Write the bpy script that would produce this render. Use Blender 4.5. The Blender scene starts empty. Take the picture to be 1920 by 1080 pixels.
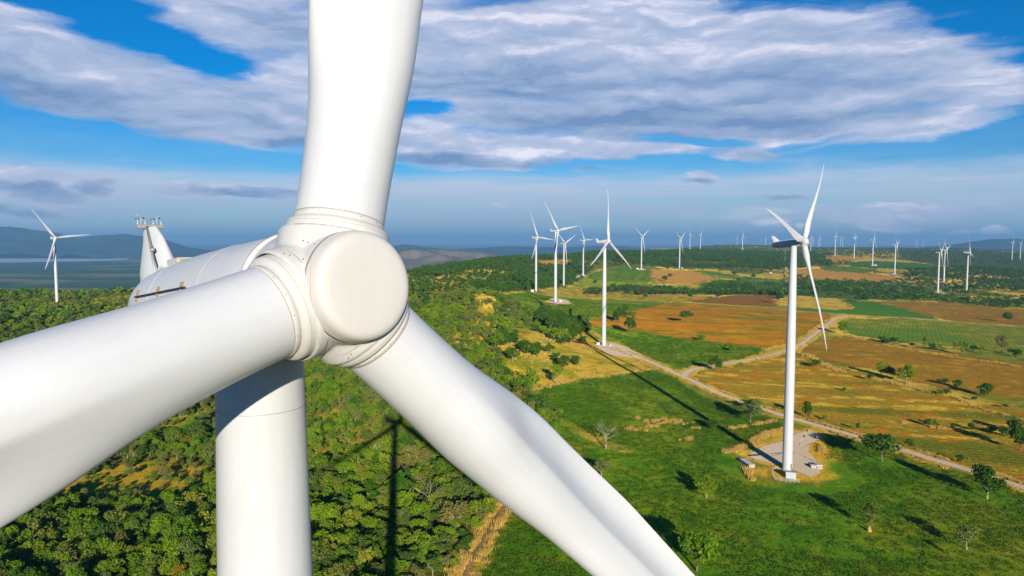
import bpy, bmesh, math, random, os
import numpy as np
from mathutils import Matrix, Vector
from mathutils.bvhtree import BVHTree
R = math.radians
rnd = random.Random(7)
rng = np.random.default_rng(11)
SC = bpy.context.scene
COL = SC.collection
DEBUG = os.environ.get('SCENE_DEBUG', '')

# ------------------------------------------------------------------ helpers
PITCH = R(4.0); FPX = 1280.0
def ray(px, py):
    """direction from the camera through a point of the 1920x1080 photograph"""
    a = (px-960)/FPX; b = -(py-540)/FPX; c, s = math.cos(PITCH), math.sin(PITCH)
    return np.array([a, c+b*s, -s+b*c])

def mesh_obj(name, verts, faces, mat=None, parent=None, smooth=True, mats=None, midx=None):
    me = bpy.data.meshes.new(name)
    me.from_pydata([tuple(v) for v in verts], [], faces); me.update()
    o = bpy.data.objects.new(name, me); COL.objects.link(o)
    for m in (mats or ([mat] if mat else [])): me.materials.append(m)
    if midx is not None: me.polygons.foreach_set('material_index', midx)
    if smooth: me.polygons.foreach_set('use_smooth', [True]*len(me.polygons))
    if parent: o.parent = parent
    return o

def tag(o, label=None, cat=None, group=None, kind=None):
    if label: o['label'] = label
    if cat: o['category'] = cat
    if group: o['group'] = group
    if kind: o['kind'] = kind
    return o

def empty(name, loc, rz=0):
    o = bpy.data.objects.new(name, None); COL.objects.link(o)
    o.location = loc; o.rotation_euler = (0, 0, rz); o.empty_display_size = .5
    return o

class MB:
    """collects simple shapes and links them as one mesh"""
    def __init__(s): s.v = []; s.f = []
    def add(s, v, f):
        n = len(s.v); s.v += [tuple(p) for p in v]; s.f += [tuple(i+n for i in q) for q in f]; return s
    def box(s, c, d, M=None, bev=0):
        x, y, z = [k/2 for k in d]
        if bev <= 0:
            P = [Vector((sx*x, sy*y, sz*z)) for sx in (-1, 1) for sy in (-1, 1) for sz in (-1, 1)]
            F = [(0,1,3,2),(4,6,7,5),(0,4,5,1),(2,3,7,6),(0,2,6,4),(1,5,7,3)]
        else:
            bm = bmesh.new(); bmesh.ops.create_cube(bm, size=1)
            for v in bm.verts: v.co = Vector((v.co.x*d[0], v.co.y*d[1], v.co.z*d[2]))
            bmesh.ops.bevel(bm, geom=bm.edges[:], offset=bev, segments=2, affect='EDGES')
            bm.verts.index_update(); P = [v.co.copy() for v in bm.verts]; F = [[v.index for v in f.verts] for f in bm.faces]; bm.free()
        if M is not None: P = [M @ p for p in P]
        return s.add([p+Vector(c) for p in P], F)
    def tube(s, a, b, r0, r1=None, n=10, cap=True):
        a, b = Vector(a), Vector(b); r1 = r0 if r1 is None else r1
        d = (b-a).normalized(); u = d.orthogonal().normalized(); w = d.cross(u)
        P = []
        for p, r in ((a, r0), (b, r1)):
            for i in range(n):
                t = 2*math.pi*i/n; P.append(p+(u*math.cos(t)+w*math.sin(t))*r)
        F = [(i, (i+1) % n, n+(i+1) % n, n+i) for i in range(n)]
        if cap: F += [tuple(range(n))[::-1], tuple(range(n, 2*n))]
        return s.add(P, F)
    def lathe(s, prof, n=48, M=None, cap0=True, cap1=True):
        """prof: list of (radius, z) turned round z"""
        P = []; k = len(prof)
        for r, z in prof:
            for i in range(n):
                t = 2*math.pi*i/n; P.append(Vector((r*math.cos(t), r*math.sin(t), z)))
        F = [(j*n+i, j*n+(i+1) % n, (j+1)*n+(i+1) % n, (j+1)*n+i) for j in range(k-1) for i in range(n)]
        if cap0: F.append(tuple(range(n))[::-1])
        if cap1: F.append(tuple((k-1)*n+i for i in range(n)))
        if M is not None: P = [M @ p for p in P]
        return s.add(P, F)
    def build(s, name, mat, parent=None, smooth=False, ang=None):
        o = mesh_obj(name, s.v, s.f, mat, parent, smooth=bool(smooth or ang))
        if ang: o.data.set_sharp_from_angle(angle=R(ang))
        return o

# ------------------------------------------------------------------ node helpers
def new_mat(name):
    m = bpy.data.materials.new(name); m.use_nodes = True; nt = m.node_tree; nt.nodes.clear()
    return m, nt
def N(nt, typ, **kw):
    n = nt.nodes.new(typ)
    for k, v in kw.items():
        if k == 'ins':
            for i, x in v.items():
                if isinstance(x, bpy.types.NodeSocket): nt.links.new(x, n.inputs[i])
                else: n.inputs[i].default_value = x
        else: setattr(n, k, v)
    return n
def math_(nt, op, a, b=None, c=None, clamp=False):
    n = nt.nodes.new('ShaderNodeMath'); n.operation = op; n.use_clamp = clamp
    for i, x in enumerate((a, b, c)):
        if x is None: continue
        if isinstance(x, bpy.types.NodeSocket): nt.links.new(x, n.inputs[i])
        else: n.inputs[i].default_value = x
    return n.outputs[0]
def mixc(nt, fac, a, b, typ='MIX'):
    n = nt.nodes.new('ShaderNodeMix'); n.data_type = 'RGBA'; n.blend_type = typ
    for i, x in ((0, fac), (6, a), (7, b)):
        if isinstance(x, bpy.types.NodeSocket): nt.links.new(x, n.inputs[i])
        else: n.inputs[i].default_value = x if i == 0 else (*x, 1) if len(x) == 3 else x
    return n.outputs[2]
def noise(nt, vec, scale, detail=4, rough=.55, dist=0, out=0):
    n = N(nt, 'ShaderNodeTexNoise', ins={'Scale': scale, 'Detail': detail, 'Roughness': rough, 'Distortion': dist})
    if vec is not None: nt.links.new(vec, n.inputs['Vector'])
    return n.outputs[out]
def maprange(nt, v, a, b, c, d, smooth=False):
    n = nt.nodes.new('ShaderNodeMapRange')
    if smooth: n.interpolation_type = 'SMOOTHSTEP'
    for i, x in enumerate((v, a, b, c, d)):
        if isinstance(x, bpy.types.NodeSocket): nt.links.new(x, n.inputs[i])
        else: n.inputs[i].default_value = x
    return n.outputs[0]

def simple_mat(name, col, rough=.5, spec=.5, metal=0, var=.06, vscale=3, bump=0, bscale=20):
    m, nt = new_mat(name)
    tc = N(nt, 'ShaderNodeTexCoord').outputs['Object']
    nz = noise(nt, tc, vscale, 5)
    k = maprange(nt, nz, .3, .7, 1-var, 1+var)
    cc = mixc(nt, 1.0, (*col, 1), N(nt, 'ShaderNodeCombineColor', ins={0: k, 1: k, 2: k}).outputs[0], 'MULTIPLY')
    b = N(nt, 'ShaderNodeBsdfPrincipled', ins={'Base Color': cc, 'Roughness': rough, 'Metallic': metal, 'Specular IOR Level': spec})
    if bump:
        bp = N(nt, 'ShaderNodeBump', ins={'Strength': bump, 'Height': noise(nt, tc, bscale, 3)})
        nt.links.new(bp.outputs[0], b.inputs['Normal'])
    o = N(nt, 'ShaderNodeOutputMaterial'); nt.links.new(b.outputs[0], o.inputs[0])
    return m

# ------------------------------------------------------------------ camera
cam_d = bpy.data.cameras.new('camera'); cam = bpy.data.objects.new('camera', cam_d); COL.objects.link(cam)
cam_d.lens = 24.0; cam_d.sensor_width = 36.0; cam_d.clip_start = .5; cam_d.clip_end = 120000
cam.location = (0, 0, 0); cam.rotation_euler = (math.pi/2-PITCH, 0, 0); SC.camera = cam

# ------------------------------------------------------------------ sun and sky
SUN_AZ = R(9.15); SUN_EL = R(15.5)
to_sun = Vector((math.sin(SUN_AZ)*math.cos(SUN_EL), -math.cos(SUN_AZ)*math.cos(SUN_EL), math.sin(SUN_EL)))
sd = bpy.data.lights.new('sun', 'SUN'); sd.energy = 5.0; sd.angle = R(.5); sd.color = (1.0, .92, .78)
so = bpy.data.objects.new('sun', sd); COL.objects.link(so); so.rotation_euler = to_sun.to_track_quat('Z', 'Y').to_euler()
so.location = (0, 0, 300)

def azel(px, py):
    d = ray(px, py); d = d/np.linalg.norm(d)
    return math.atan2(d[0], d[1]), math.asin(d[2])
# cloud banks: centre x, y, half length, half height (photo pixels), tilt in degrees, weight
BANKS = [
 (120,130,330,62,9,1.15),(330,185,330,62,9,1.1),(520,215,260,58,8,1.0),(600,150,170,65,-4,1.0),(440,262,170,16,3,.6),(90,95,180,42,12,.9),
 (480,35,230,52,6,.85),(650,70,150,60,0,.95),
 (900,95,260,105,3,1.3),(1150,95,360,115,2,1.4),(1420,130,380,110,5,1.4),(1680,135,230,60,10,1.2),(1830,165,150,34,4,.9),(1300,215,470,62,2,1.15),
 (960,215,200,38,0,.8),(880,285,190,36,0,1.1),(1090,272,260,22,2,1.0),(1400,285,90,16,0,.8),(1620,245,200,28,-3,.85),(790,245,80,22,0,.7),
 (45,338,95,30,6,1.6),(155,345,52,15,3,1.1),(470,357,130,12,1,.95),(1300,340,46,12,0,1.1),(330,358,60,9,0,.4),
 (1665,386,80,15,4,1.25),(1650,418,75,14,2,1.35),(1855,428,24,9,0,1.1),(1800,430,26,6,0,.8),(1450,420,26,9,0,.5),(1500,425,20,8,0,.45),(1110,316,40,6,-4,.45),(1450,368,60,6,0,.4),
 (30,385,110,14,4,.45),(950,380,30,7,0,.4),(1550,398,260,16,0,.3),
]
DARKS = [(150,190,330,42,8,.9),(420,225,300,34,7,.7),(560,265,140,22,4,.8),(600,60,260,42,0,.5),(950,165,330,60,4,.75),(1380,150,420,46,5,.6),
 (1280,225,420,40,2,1.0),(850,300,180,18,0,1.1),(1020,305,120,12,0,.8),(1620,215,200,26,0,.6),(50,348,80,16,6,1.1),(470,360,140,12,0,1.1),(155,348,50,12,0,.8),(1300,346,50,7,0,.7),(1110,316,45,8,0,1.0),(1450,368,70,8,0,.7),(1080,235,180,22,0,.6),(30,388,120,12,4,.9)]
GAPS = [(800,203,75,17,0,1.2),(1300,262,150,12,2,1.1),(1230,250,60,10,0,.9),(900,12,120,14,-4,.8),(1560,262,110,12,-4,.9),(385,92,120,36,10,.45)]
w = bpy.data.worlds.new('World'); SC.world = w; w.use_nodes = True
nt = w.node_tree; nt.nodes.clear()
dirv = N(nt, 'ShaderNodeTexCoord').outputs['Generated']
sep = N(nt, 'ShaderNodeSeparateXYZ', ins={0: dirv}).outputs
AZ = math_(nt, 'ARCTAN2', sep[0], sep[1]); EL = math_(nt, 'ARCSINE', sep[2])
sky = N(nt, 'ShaderNodeTexSky', sky_type='NISHITA', sun_disc=False, sun_elevation=SUN_EL, sun_rotation=math.pi-SUN_AZ, altitude=300, air_density=1.0, dust_density=.4, ozone_density=2.2)
# warp the cloud outlines a little
vAE = N(nt, 'ShaderNodeCombineXYZ', ins={0: AZ, 1: math_(nt, 'MULTIPLY', EL, 2.6), 2: 0.0}).outputs[0]
wn = N(nt, 'ShaderNodeTexNoise', ins={'Vector': vAE, 'Scale': 5.0, 'Detail': 5, 'Roughness': .6}).outputs['Color']
ws = N(nt, 'ShaderNodeSeparateColor', ins={0: wn}).outputs
AZw = math_(nt, 'MULTIPLY_ADD', math_(nt, 'SUBTRACT', ws[0], .5), .16, AZ)
ELw = math_(nt, 'MULTIPLY_ADD', math_(nt, 'SUBTRACT', ws[1], .5), .055, EL)
def envelope(lst, comb):
    acc = None
    for cx, cy, rx, ry, rot, wt in lst:
        a0, e0 = azel(cx, cy); sx = math.cos(a0)**2
        ca, sa = math.cos(R(-rot)), math.sin(R(-rot))
        da = math_(nt, 'SUBTRACT', AZw, a0); de = math_(nt, 'SUBTRACT', ELw, e0)
        k1 = FPX/rx/sx; k2 = FPX/ry
        u = math_(nt, 'MULTIPLY_ADD', da, ca*k1, math_(nt, 'MULTIPLY', de, sa*FPX/rx))
        v = math_(nt, 'MULTIPLY_ADD', da, -sa*FPX/ry/sx, math_(nt, 'MULTIPLY', de, ca*k2))
        r2 = math_(nt, 'MULTIPLY_ADD', u, u, math_(nt, 'MULTIPLY', v, v))
        e = math_(nt, 'MULTIPLY', math_(nt, 'SUBTRACT', 1.0, r2), wt)
        acc = e if acc is None else math_(nt, comb, acc, e, .35 if comb == 'SMOOTH_MAX' else None)
    return acc
env = envelope(BANKS, 'SMOOTH_MAX')
vp = N(nt, 'ShaderNodeCombineXYZ', ins={0: AZw, 1: math_(nt, 'MULTIPLY', ELw, 3.8), 2: 3.7}).outputs[0]
n1 = noise(nt, vp, 8.5, 10, .56)
env = math_(nt, 'SUBTRACT', env, math_(nt, 'MULTIPLY', math_(nt, 'MAXIMUM', envelope(GAPS, 'SMOOTH_MAX'), 0.0), math_(nt, 'MULTIPLY_ADD', n1, 2.4, -.35)))
env = math_(nt, 'MAXIMUM', env, -1.0)
dk = math_(nt, 'MAXIMUM', envelope(DARKS, 'SMOOTH_MAX'), 0.0)
# streaky puffs
vp = N(nt, 'ShaderNodeCombineXYZ', ins={0: AZw, 1: math_(nt, 'MULTIPLY', ELw, 3.8), 2: 3.7}).outputs[0]
n1 = noise(nt, vp, 8.5, 10, .56)
vp2 = N(nt, 'ShaderNodeCombineXYZ', ins={0: AZw, 1: math_(nt, 'MULTIPLY_ADD', ELw, 3.8, -.040), 2: 3.7}).outputs[0]
n2 = noise(nt, vp2, 8.5, 10, .56)
vp3 = N(nt, 'ShaderNodeCombineXYZ', ins={0: AZw, 1: math_(nt, 'MULTIPLY', ELw, 6.5), 2: 1.2}).outputs[0]
n3 = noise(nt, vp3, 4.6, 8, .56)
dens = math_(nt, 'ADD', math_(nt, 'MULTIPLY_ADD', math_(nt, 'SUBTRACT', n1, .5), 1.5, env), math_(nt, 'MULTIPLY', math_(nt, 'SUBTRACT', n3, .5), 1.6))
cov = maprange(nt, dens, -.32, .60, 0, 1, True)
# no clouds in the quarter of the sky overhead and behind beyond the picture: keep a loose deck there
relief = maprange(nt, math_(nt, 'SUBTRACT', n2, n1), -.14, .14, -.20, .20)
lit = math_(nt, 'SUBTRACT', math_(nt, 'ADD', .66, relief), math_(nt, 'MULTIPLY', dk, .60))
lit = math_(nt, 'MULTIPLY_ADD', math_(nt, 'SUBTRACT', n3, .5), .95, lit)
cr = N(nt, 'ShaderNodeValToRGB'); nt.links.new(lit, cr.inputs[0])
el = cr.color_ramp.elements
el[0].position = 0.0; el[0].color = (.15, .24, .42, 1)
el[1].position = 1.0; el[1].color = (.74, .72, .80, 1)
e = el.new(.35); e.color = (.27, .355, .52, 1)
e = el.new(.7); e.color = (.42, .47, .62, 1)
# thin veil of high cloud low in the sky
elv = math_(nt, 'MULTIPLY_ADD', math_(nt, 'SUBTRACT', n3, .5), .045, EL)
veil = math_(nt, 'ADD', maprange(nt, elv, R(4.2), R(6.1), .70, 0, True), maprange(nt, elv, R(3), R(13), .30, 0, True))
vp4 = N(nt, 'ShaderNodeCombineXYZ', ins={0: AZw, 1: math_(nt, 'MULTIPLY', EL, 26), 2: 5.5}).outputs[0]
n4 = noise(nt, vp4, 3.2, 6, .6)
veil = math_(nt, 'MULTIPLY', veil, maprange(nt, n4, .32, .62, .72, 1.06))
veil = math_(nt, 'MULTIPLY', veil, maprange(nt, n1, .3, .6, .80, 1.02))
vcol = mixc(nt, maprange(nt, EL, R(.6), R(4.9), 0, 1), (3.6, 5.6, 7.9, 1), (6.9, 8.1, 10.2, 1))
SKYK = .062
skc = mixc(nt, 1.0, sky.outputs[0], (.78, 1.06, 1.45, 1), 'MULTIPLY')
hs = N(nt, 'ShaderNodeHueSaturation', ins={'Saturation': 1.48, 'Value': 1.0, 'Color': skc}).outputs[0]
skc = mixc(nt, veil, hs, vcol)
cl = mixc(nt, 1.0, cr.outputs[0], (1/SKYK,)*3, 'MULTIPLY')
fin = mixc(nt, math_(nt, 'MULTIPLY', cov, .94), skc, cl)
bg = N(nt, 'ShaderNodeBackground', ins={'Color': fin, 'Strength': SKYK})
nt.links.new(bg.outputs[0], N(nt, 'ShaderNodeOutputWorld').inputs[0])
w.cycles.sampling_method = 'MANUAL'; w.cycles.sample_map_resolution = 1024

SC.view_settings.view_transform = 'Standard'; SC.view_settings.look = 'None'; SC.view_settings.gamma = 1; SC.view_settings.exposure = .35
SC.render.engine = 'CYCLES'
cy = SC.cycles
cy.use_denoising = True; cy.max_bounces = 6; cy.diffuse_bounces = 2; cy.glossy_bounces = 2; cy.transmission_bounces = 2
cy.volume_bounces = 0; cy.transparent_max_bounces = 4; cy.caustics_reflective = False; cy.caustics_refractive = False
try: cy.denoiser = 'OPENIMAGEDENOISE'; cy.denoising_prefilter = 'ACCURATE'
except Exception: pass

# ------------------------------------------------------------------ terrain
# towers: foot x, y, z, yaw of the nacelle, rotor angle (degrees)
H_HUB = 99.5
CP = []   # terrain control points x, y, z
def cpx(px, py, depth):
    r = ray(px, py); s = depth/r[1]; CP.append(tuple(r*s))
def cpz(px, depth, z):
    r = ray(px, 450); s = depth/r[1]; CP.append((r[0]*s, depth, z))
FARM = [  # name key, x, y, z, yaw, phi
 (120.4,292.4,-100.0,51,44),(87.3,644.2,-100.0,56,4),(60.6,949.1,-85.8,52,82),(44.4,1259.8,-94.0,53,96),(118.5,1560.8,-106.2,53,66),
 (196.0,1878.2,-99.2,56,88),(391.4,2065.7,-89.1,51,60),(564.3,2300.1,-94.9,53,58),(1124.3,4323.4,-67.0,53,108),(1174.5,4264.5,-64.7,53,34),
 (2679.4,8147.2,-62.0,53,4),(1486.7,4411.6,-72.5,50,2),(1655.5,3503.8,-80.0,53,108),(1588.0,3171.8,-85.2,54,82),(1395.4,2642.9,-98.1,53,22),
 (1293.2,2305.0,-114.6,51,70),(1039.1,1661.4,-127.9,49,62),(1221.1,1927.3,-125.7,46,72),(1156.1,1732.0,-129.8,50,108),(2797.2,3821.6,-109.9,50,12),
 (2877.6,3868.7,-112.1,53,36),(-664.6,993.6,-96.0,62,84)]
MAINP = (-7.84, 21.05, -101.3)
for t in FARM: CP.append(t[:3])
CP.append(MAINP)
CP += [(64,628,-94),(41,935,-87),(-60,360,-103),(-60,180,-101.5),(120,140,-101),(300,200,-102),(-250,200,-101),(-400,500,-100),(-250,700,-99),(350,330,-102),(0,-300,-101),(-400,-200,-101),(400,-200,-101),
       (-3000,-3000,-110),(3000,-3000,-110),(0,-9000,-110),(600,330,-104),(900,800,-118),(-120,500,-103),(-60,700,-100),(400,640,-104),(300,950,-100)]
# left crest and the drop to the low plain
for px in (-500,-150,100,235,400,560): cpz(px, 1250, -101 if px < 450 else -112)
for px, z in ((-500,-180),(-150,-190),(100,-200),(300,-215),(450,-205),(600,-150),(700,-120)): cpz(px, 1700, z)
for px in (-500,-150,100,300,450,600): cpz(px, 2600, -330)
for px in (-500,-150,100,300,450,600,800,1000): cpz(px, 5500, -350); cpz(px, 12000, -350); cpz(px, 40000, -350)
for px in (1200, 1400): cpz(px, 40000, -330)
for px, z in ((700,-170),(800,-190),(900,-200),(1000,-210)): cpz(px, 3400, z)
# middle: dry clearings and the wooded ridge
cpx(790,590,640); cpx(860,592,620); cpx(900,560,820); cpx(800,545,950); cpx(860,520,1280); cpx(920,512,1330)
cpx(770,512,1500); cpx(850,501,1900); cpx(920,488,2200); cpx(1000,485,2500); cpx(1100,478,2900); cpx(1200,473,3100); cpx(1290,476,3100); cpx(1400,478,3200)
cpx(690,540,1300)
# plateau far to the right
cpx(1290,469,5600); cpx(1500,466,6500); cpx(1650,466,7000); cpx(1780,467,7000); cpx(1900,470,7000); cpx(2100,475,7000); cpx(2300,500,3500); cpx(2300,560,1500)
for px, z in ((1290,-150),(1500,-170),(1700,-200),(1900,-230),(2200,-240)): cpz(px, 13000, z)
for px in (1600,1900,2200): cpz(px, 40000, -330)
CP = np.array(CP, float)
def qmap(x, y):
    d = np.hypot(x, y)+1e-6; l = np.log1p(d/150.0)
    return np.stack([x/d*l, y/d*l], -1)
QP = qmap(CP[:,0], CP[:,1])
def ker(a, b):
    r2 = ((a[:,None,:]-b[None,:,:])**2).sum(-1); return .5*r2*np.log(r2+1e-9)
def _fit():
    n = len(QP); K = ker(QP, QP)+np.eye(n)*2e-4; P = np.c_[np.ones(n), QP]
    A = np.zeros((n+3, n+3)); A[:n,:n] = K; A[:n,n:] = P; A[n:,:n] = P.T
    return np.linalg.solve(A, np.r_[CP[:,2], np.zeros(3)])
WTS = _fit()
def hgt(x, y):
    x = np.atleast_1d(np.asarray(x, float)).ravel(); y = np.atleast_1d(np.asarray(y, float)).ravel(); out = np.empty(len(x))
    for i in range(0, len(x), 60000):
        q = qmap(x[i:i+60000], y[i:i+60000]); out[i:i+60000] = ker(q, QP) @ WTS[:-3] + WTS[-3] + q @ WTS[-2:]
    return np.clip(out, -352, 60)
_S = np.geomspace(60, 30000, 1500)
def to_ground(pts):
    """photo points -> where their sight lines first meet the terrain"""
    pts = np.atleast_2d(np.array(pts, float)); res = []
    D = np.array([ray(*p) for p in pts])
    X = D[:,0,None]*_S; Y = D[:,1,None]*_S; Z = D[:,2,None]*_S
    Hh = hgt(X, Y).reshape(X.shape); below = Z < Hh
    for i in range(len(pts)):
        k = np.argmax(below[i])
        if not below[i].any(): k = len(_S)-1
        k = max(k, 1); a = Z[i,k-1]-Hh[i,k-1]; b = Z[i,k]-Hh[i,k]; t = a/(a-b) if a != b else 0
        s = _S[k-1]+(_S[k]-_S[k-1])*min(max(t, 0), 1); p = D[i]*s; res.append((p[0], p[1], float(hgt(p[0], p[1])[0])))
    return res

# value noise on numpy arrays
_perm = rng.random((256, 256))
def vnoise(x, y, sc, seed=0):
    x = x/sc+seed*17.3; y = y/sc+seed*9.1
    xi = np.floor(x).astype(int); yi = np.floor(y).astype(int); fx = x-xi; fy = y-yi
    fx = fx*fx*(3-2*fx); fy = fy*fy*(3-2*fy)
    g = lambda a, b: _perm[a & 255, b & 255]
    return (g(xi,yi)*(1-fx)+g(xi+1,yi)*fx)*(1-fy)+(g(xi,yi+1)*(1-fx)+g(xi+1,yi+1)*fx)*fy
def fbm(x, y, sc, seed=0, o=4):
    t = 0; a = .5; n = 0
    for i in range(o): t = t+a*vnoise(x, y, sc/2**i, seed+i*3); n += a; a *= .55
    return t/n

# land use, outlined on the photograph and laid on the terrain
def P(*c): return [(c[i], c[i+1]) for i in range(0, len(c), 2)]
C_ = dict(scrub=(.115,.13,.030), crop=(.062,.125,.010), cropd=(.052,.098,.010), olive=(.105,.135,.016), dry=(.36,.245,.065), dryp=(.45,.31,.12), orange=(.36,.15,.012),
          brown=(.25,.135,.028), brownd=(.19,.095,.030), stub=(.25,.165,.032), forest=(.060,.075,.018), lush=(.050,.10,.020), soil=(.40,.21,.10), rows=(.080,.115,.024), gravel=(.36,.30,.23), wedge=(.04,.12,.022), far=(.034,.052,.020))
FIELDS = [  # kind, outline, row angle (deg) , row strength
 ('forest', P(-900,600,-300,552,235,545,560,545,760,520,900,560,935,640,945,700,985,745,1060,800,1010,900,950,945,900,1000,850,1085,820,1400,700,2500,-1500,2500), None),
 ('forest', P(760,508,850,492,920,479,1000,476,1200,466,1330,468,1480,474,1480,506,1340,503,1230,500,1120,503,1080,520,1000,540,1100,552,1000,548,880,545,770,575), None),
 ('dry', P(850,1085,900,1000,944,948,958,952,925,1010,880,1085), None),
 ('dry', P(975,730,935,690,928,640,960,610,1000,622,1040,612,1085,622,1110,640,1135,655,1230,690,1150,702,1060,716), None),
 ('dryp', P(800,524,850,513,930,507,968,511,962,520,905,528,885,540,850,543,790,535), None),
 ('dryp', P(775,532,830,530,880,540,850,543,775,540), None),
 ('dry', P(785,586,850,579,925,584,910,601,850,602,790,596), None),
 ('soil', P(1003,489,1060,486,1076,491,1045,500,1012,497), None),
 ('dry', P(1040,543,1100,535,1160,545,1260,552,1340,556,1270,568,1160,560,1060,556,1020,549), None),
 ('olive', P(1080,522,1110,512,1160,520,1225,528,1180,538,1100,535), None),
 ('crop', P(922,553,1000,549,1060,558,1150,561,1246,566,1236,573,1180,585,1106,597,1062,603,1010,592,935,574), None),
 ('cropd', P(975,742,1060,719,1160,704,1222,694,1262,708,1310,742,1400,770,1462,790,1475,800,1400,830,1330,850,1200,850,1060,790), None),
 ('crop', P(880,1085,925,1010,958,952,1010,900,1060,800,1110,830,1160,850,1250,845,1330,845,1370,842,1400,890,1440,905,1540,915,1552,850,1545,822,1580,820,1640,838,1760,876,1920,925,2400,1060,2800,1300,2600,2500,800,2500,860,1150), None),
 ('orange', P(1104,604,1118,597,1246,569,1262,567,1370,574,1485,580,1556,587,1562,597,1520,622,1445,652,1400,650,1300,640,1190,622,1122,618), 78),
 ('crop', P(1112,612,1150,614,1190,622,1300,636,1400,648,1432,656,1400,672,1330,686,1280,690,1236,686,1200,666,1160,640,1122,624), None),
 ('stub', P(1302,702,1345,693,1440,672,1492,660,1520,676,1600,695,1700,722,1800,748,1920,770,2300,830,2300,1000,1920,900,1760,858,1620,815,1500,780,1400,745,1330,722), 72),
 ('brown', P(1500,655,1530,640,1590,629,1650,640,1740,656,1920,682,2300,720,2300,800,1920,748,1760,728,1640,692,1540,676,1498,665), 72),
 ('rows', P(1578,618,1592,596,1700,600,1800,609,1920,620,2300,650,2300,700,1920,664,1800,650,1680,640,1600,628), 'rows'),
 ('brown', P(1640,566,1760,566,1840,574,1920,580,2300,600,2300,640,1920,612,1800,604,1700,585), None),
 ('wedge', P(1575,564,1640,566,1700,580,1762,599,1700,596,1600,590,1500,582,1480,578,1580,577), None),
 ('dryp', P(1466,556,1520,555,1570,560,1606,578,1560,581,1480,575,1458,574), None),
 ('brownd', P(1272,566,1370,554,1440,553,1458,557,1454,575,1370,571,1285,565), 70),
 ('lush', P(1310,532,1350,524,1480,530,1560,524,1700,535,1760,545,1720,560,1600,562,1500,555,1400,552,1320,552), None),
 ('crop', P(1106,512,1150,503,1222,502,1228,527,1185,530,1100,522), None),
 ('soil', P(1222,505,1300,507,1335,522,1292,533,1230,528,1218,516), 10),
 ('crop', P(1290,506,1380,510,1470,520,1480,530,1380,524,1300,508), None),
 ('dryp', P(1330,507,1420,515,1480,518,1460,524,1380,517), None),
 ('soil', P(1480,505,1560,503,1640,512,1705,523,1640,530,1560,526,1490,518), None),
 ('crop', P(1530,500,1600,501,1650,508,1620,512,1550,508), None),
 ('dryp', P(1560,491,1620,483,1680,487,1740,497,1700,494,1640,490), None),
 ('wedge', P(1588,492,1640,489,1720,493,1790,502,1720,506,1640,502,1590,500), None),
 ('dryp', P(1640,503,1720,507,1700,513,1650,509), None),
 ('soil', P(1540,479,1600,480,1620,486,1560,492), None),
 ('far', P(1660,468,1930,474,2200,480,2200,520,1930,516,1780,500,1700,488), None),
 ('dry', P(1735,545,1780,542,1780,550,1750,552), None),
]
ROADS = [  # name, width, points
 ('gravel_road', 5.2, P(1140,652,1172,660,1215,677,1250,692,1285,708,1340,734,1400,757,1480,783,1560,806,1620,823,1700,847,1800,877,1920,915,2100,975,2350,1060), 'pale gravel farm road running past the near tower'),
 ('gravel_road', 5.0, P(1282,706,1296,694,1325,688,1345,685,1440,668,1490,652,1520,633,1548,612,1568,598,1590,592), 'gravel lane branching off between the orange and brown fields'),
 ('gravel_road', 4.2, P(2250,640,2050,624,1920,612,1800,603,1700,596,1590,591,1480,582,1380,573,1300,568,1262,567), 'pale lane along the far edge of the fields'),
 ('dirt_track', 3.5, P(1045,557,1030,552,1017,545,1012,541), 'short dirt track behind the tower pad'),
 ('dirt_track', 4.5, P(1095,520,1110,512,1130,506,1160,503), 'track curving up to the tower on the wood edge'),
 ('dirt_track', 1.5, P(862,1110,880,1060,905,1015,935,965,947,950), 'dry track beside the forest edge'),
]
PADS = [('gravel_pad', P(1402,853,1403,852,1430,837,1431,836.5,1467,828,1468,827,1490,815,1491,814,1515,807,1516,807,1541,817,1543,818,1520,832,1518,834,1516,847,1517,848,1525,858,1536,871,1537,872,1538,886,1537,887,1521,896,1520,896,1500,887,1465,873,1464,873,1414,862,1413,862)),
        ('gravel_pad', P(1118,648,1140,643,1165,648,1200,664,1215,678,1190,672,1150,667,1128,658)),
        ('gravel_pad', P(1028,564,1040,559,1060,562,1068,567,1058,570,1040,571,1030,568)),
        ('gravel_pad', P(1195,505.5,1202,503.5,1212,505.5,1206,507,1198,507)),
        ('gravel_pad', P(1080,519,1092,514,1100,518,1095,522,1084,522)),
        ('gravel_pad', P(1748,549,1765,545,1778,549,1765,553,1750,553)),
        ('gravel_pad', P(1668,513.5,1676,512,1683,514.5,1676,516)),
        ('gravel_pad', P(1630,498,1638,496.8,1646,498.3,1638,499.5))]
G = {}
def world_poly(pts): return np.array([p[:2] for p in to_ground(pts)])
def inside(X, Y, poly):
    r = np.zeros(X.shape, bool); x0, y0 = poly.min(0); x1, y1 = poly.max(0)
    m = (X >= x0) & (X <= x1) & (Y >= y0) & (Y <= y1)
    xs, ys = X[m], Y[m]; c = np.zeros(xs.shape, bool); n = len(poly)
    for i in range(n):
        ax, ay = poly[i]; bx, by = poly[(i+1) % n]
        if ay == by: continue
        hit = ((ay > ys) != (by > ys)) & (xs < (bx-ax)*(ys-ay)/(by-ay)+ax); c ^= hit
    r[m] = c; return r
FW = []
for kind, pts, ang in FIELDS:
    q = [p if p[1] < 1300 else (p[0], 1300) for p in pts]
    FW.append((kind, world_poly(pts), ang))
ROADW = [(nm, wd, np.array([p[:2] for p in to_ground(pts)])) for nm, wd, pts, _ in ROADS]
PADW = [world_poly(p) for _, p in PADS]
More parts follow.
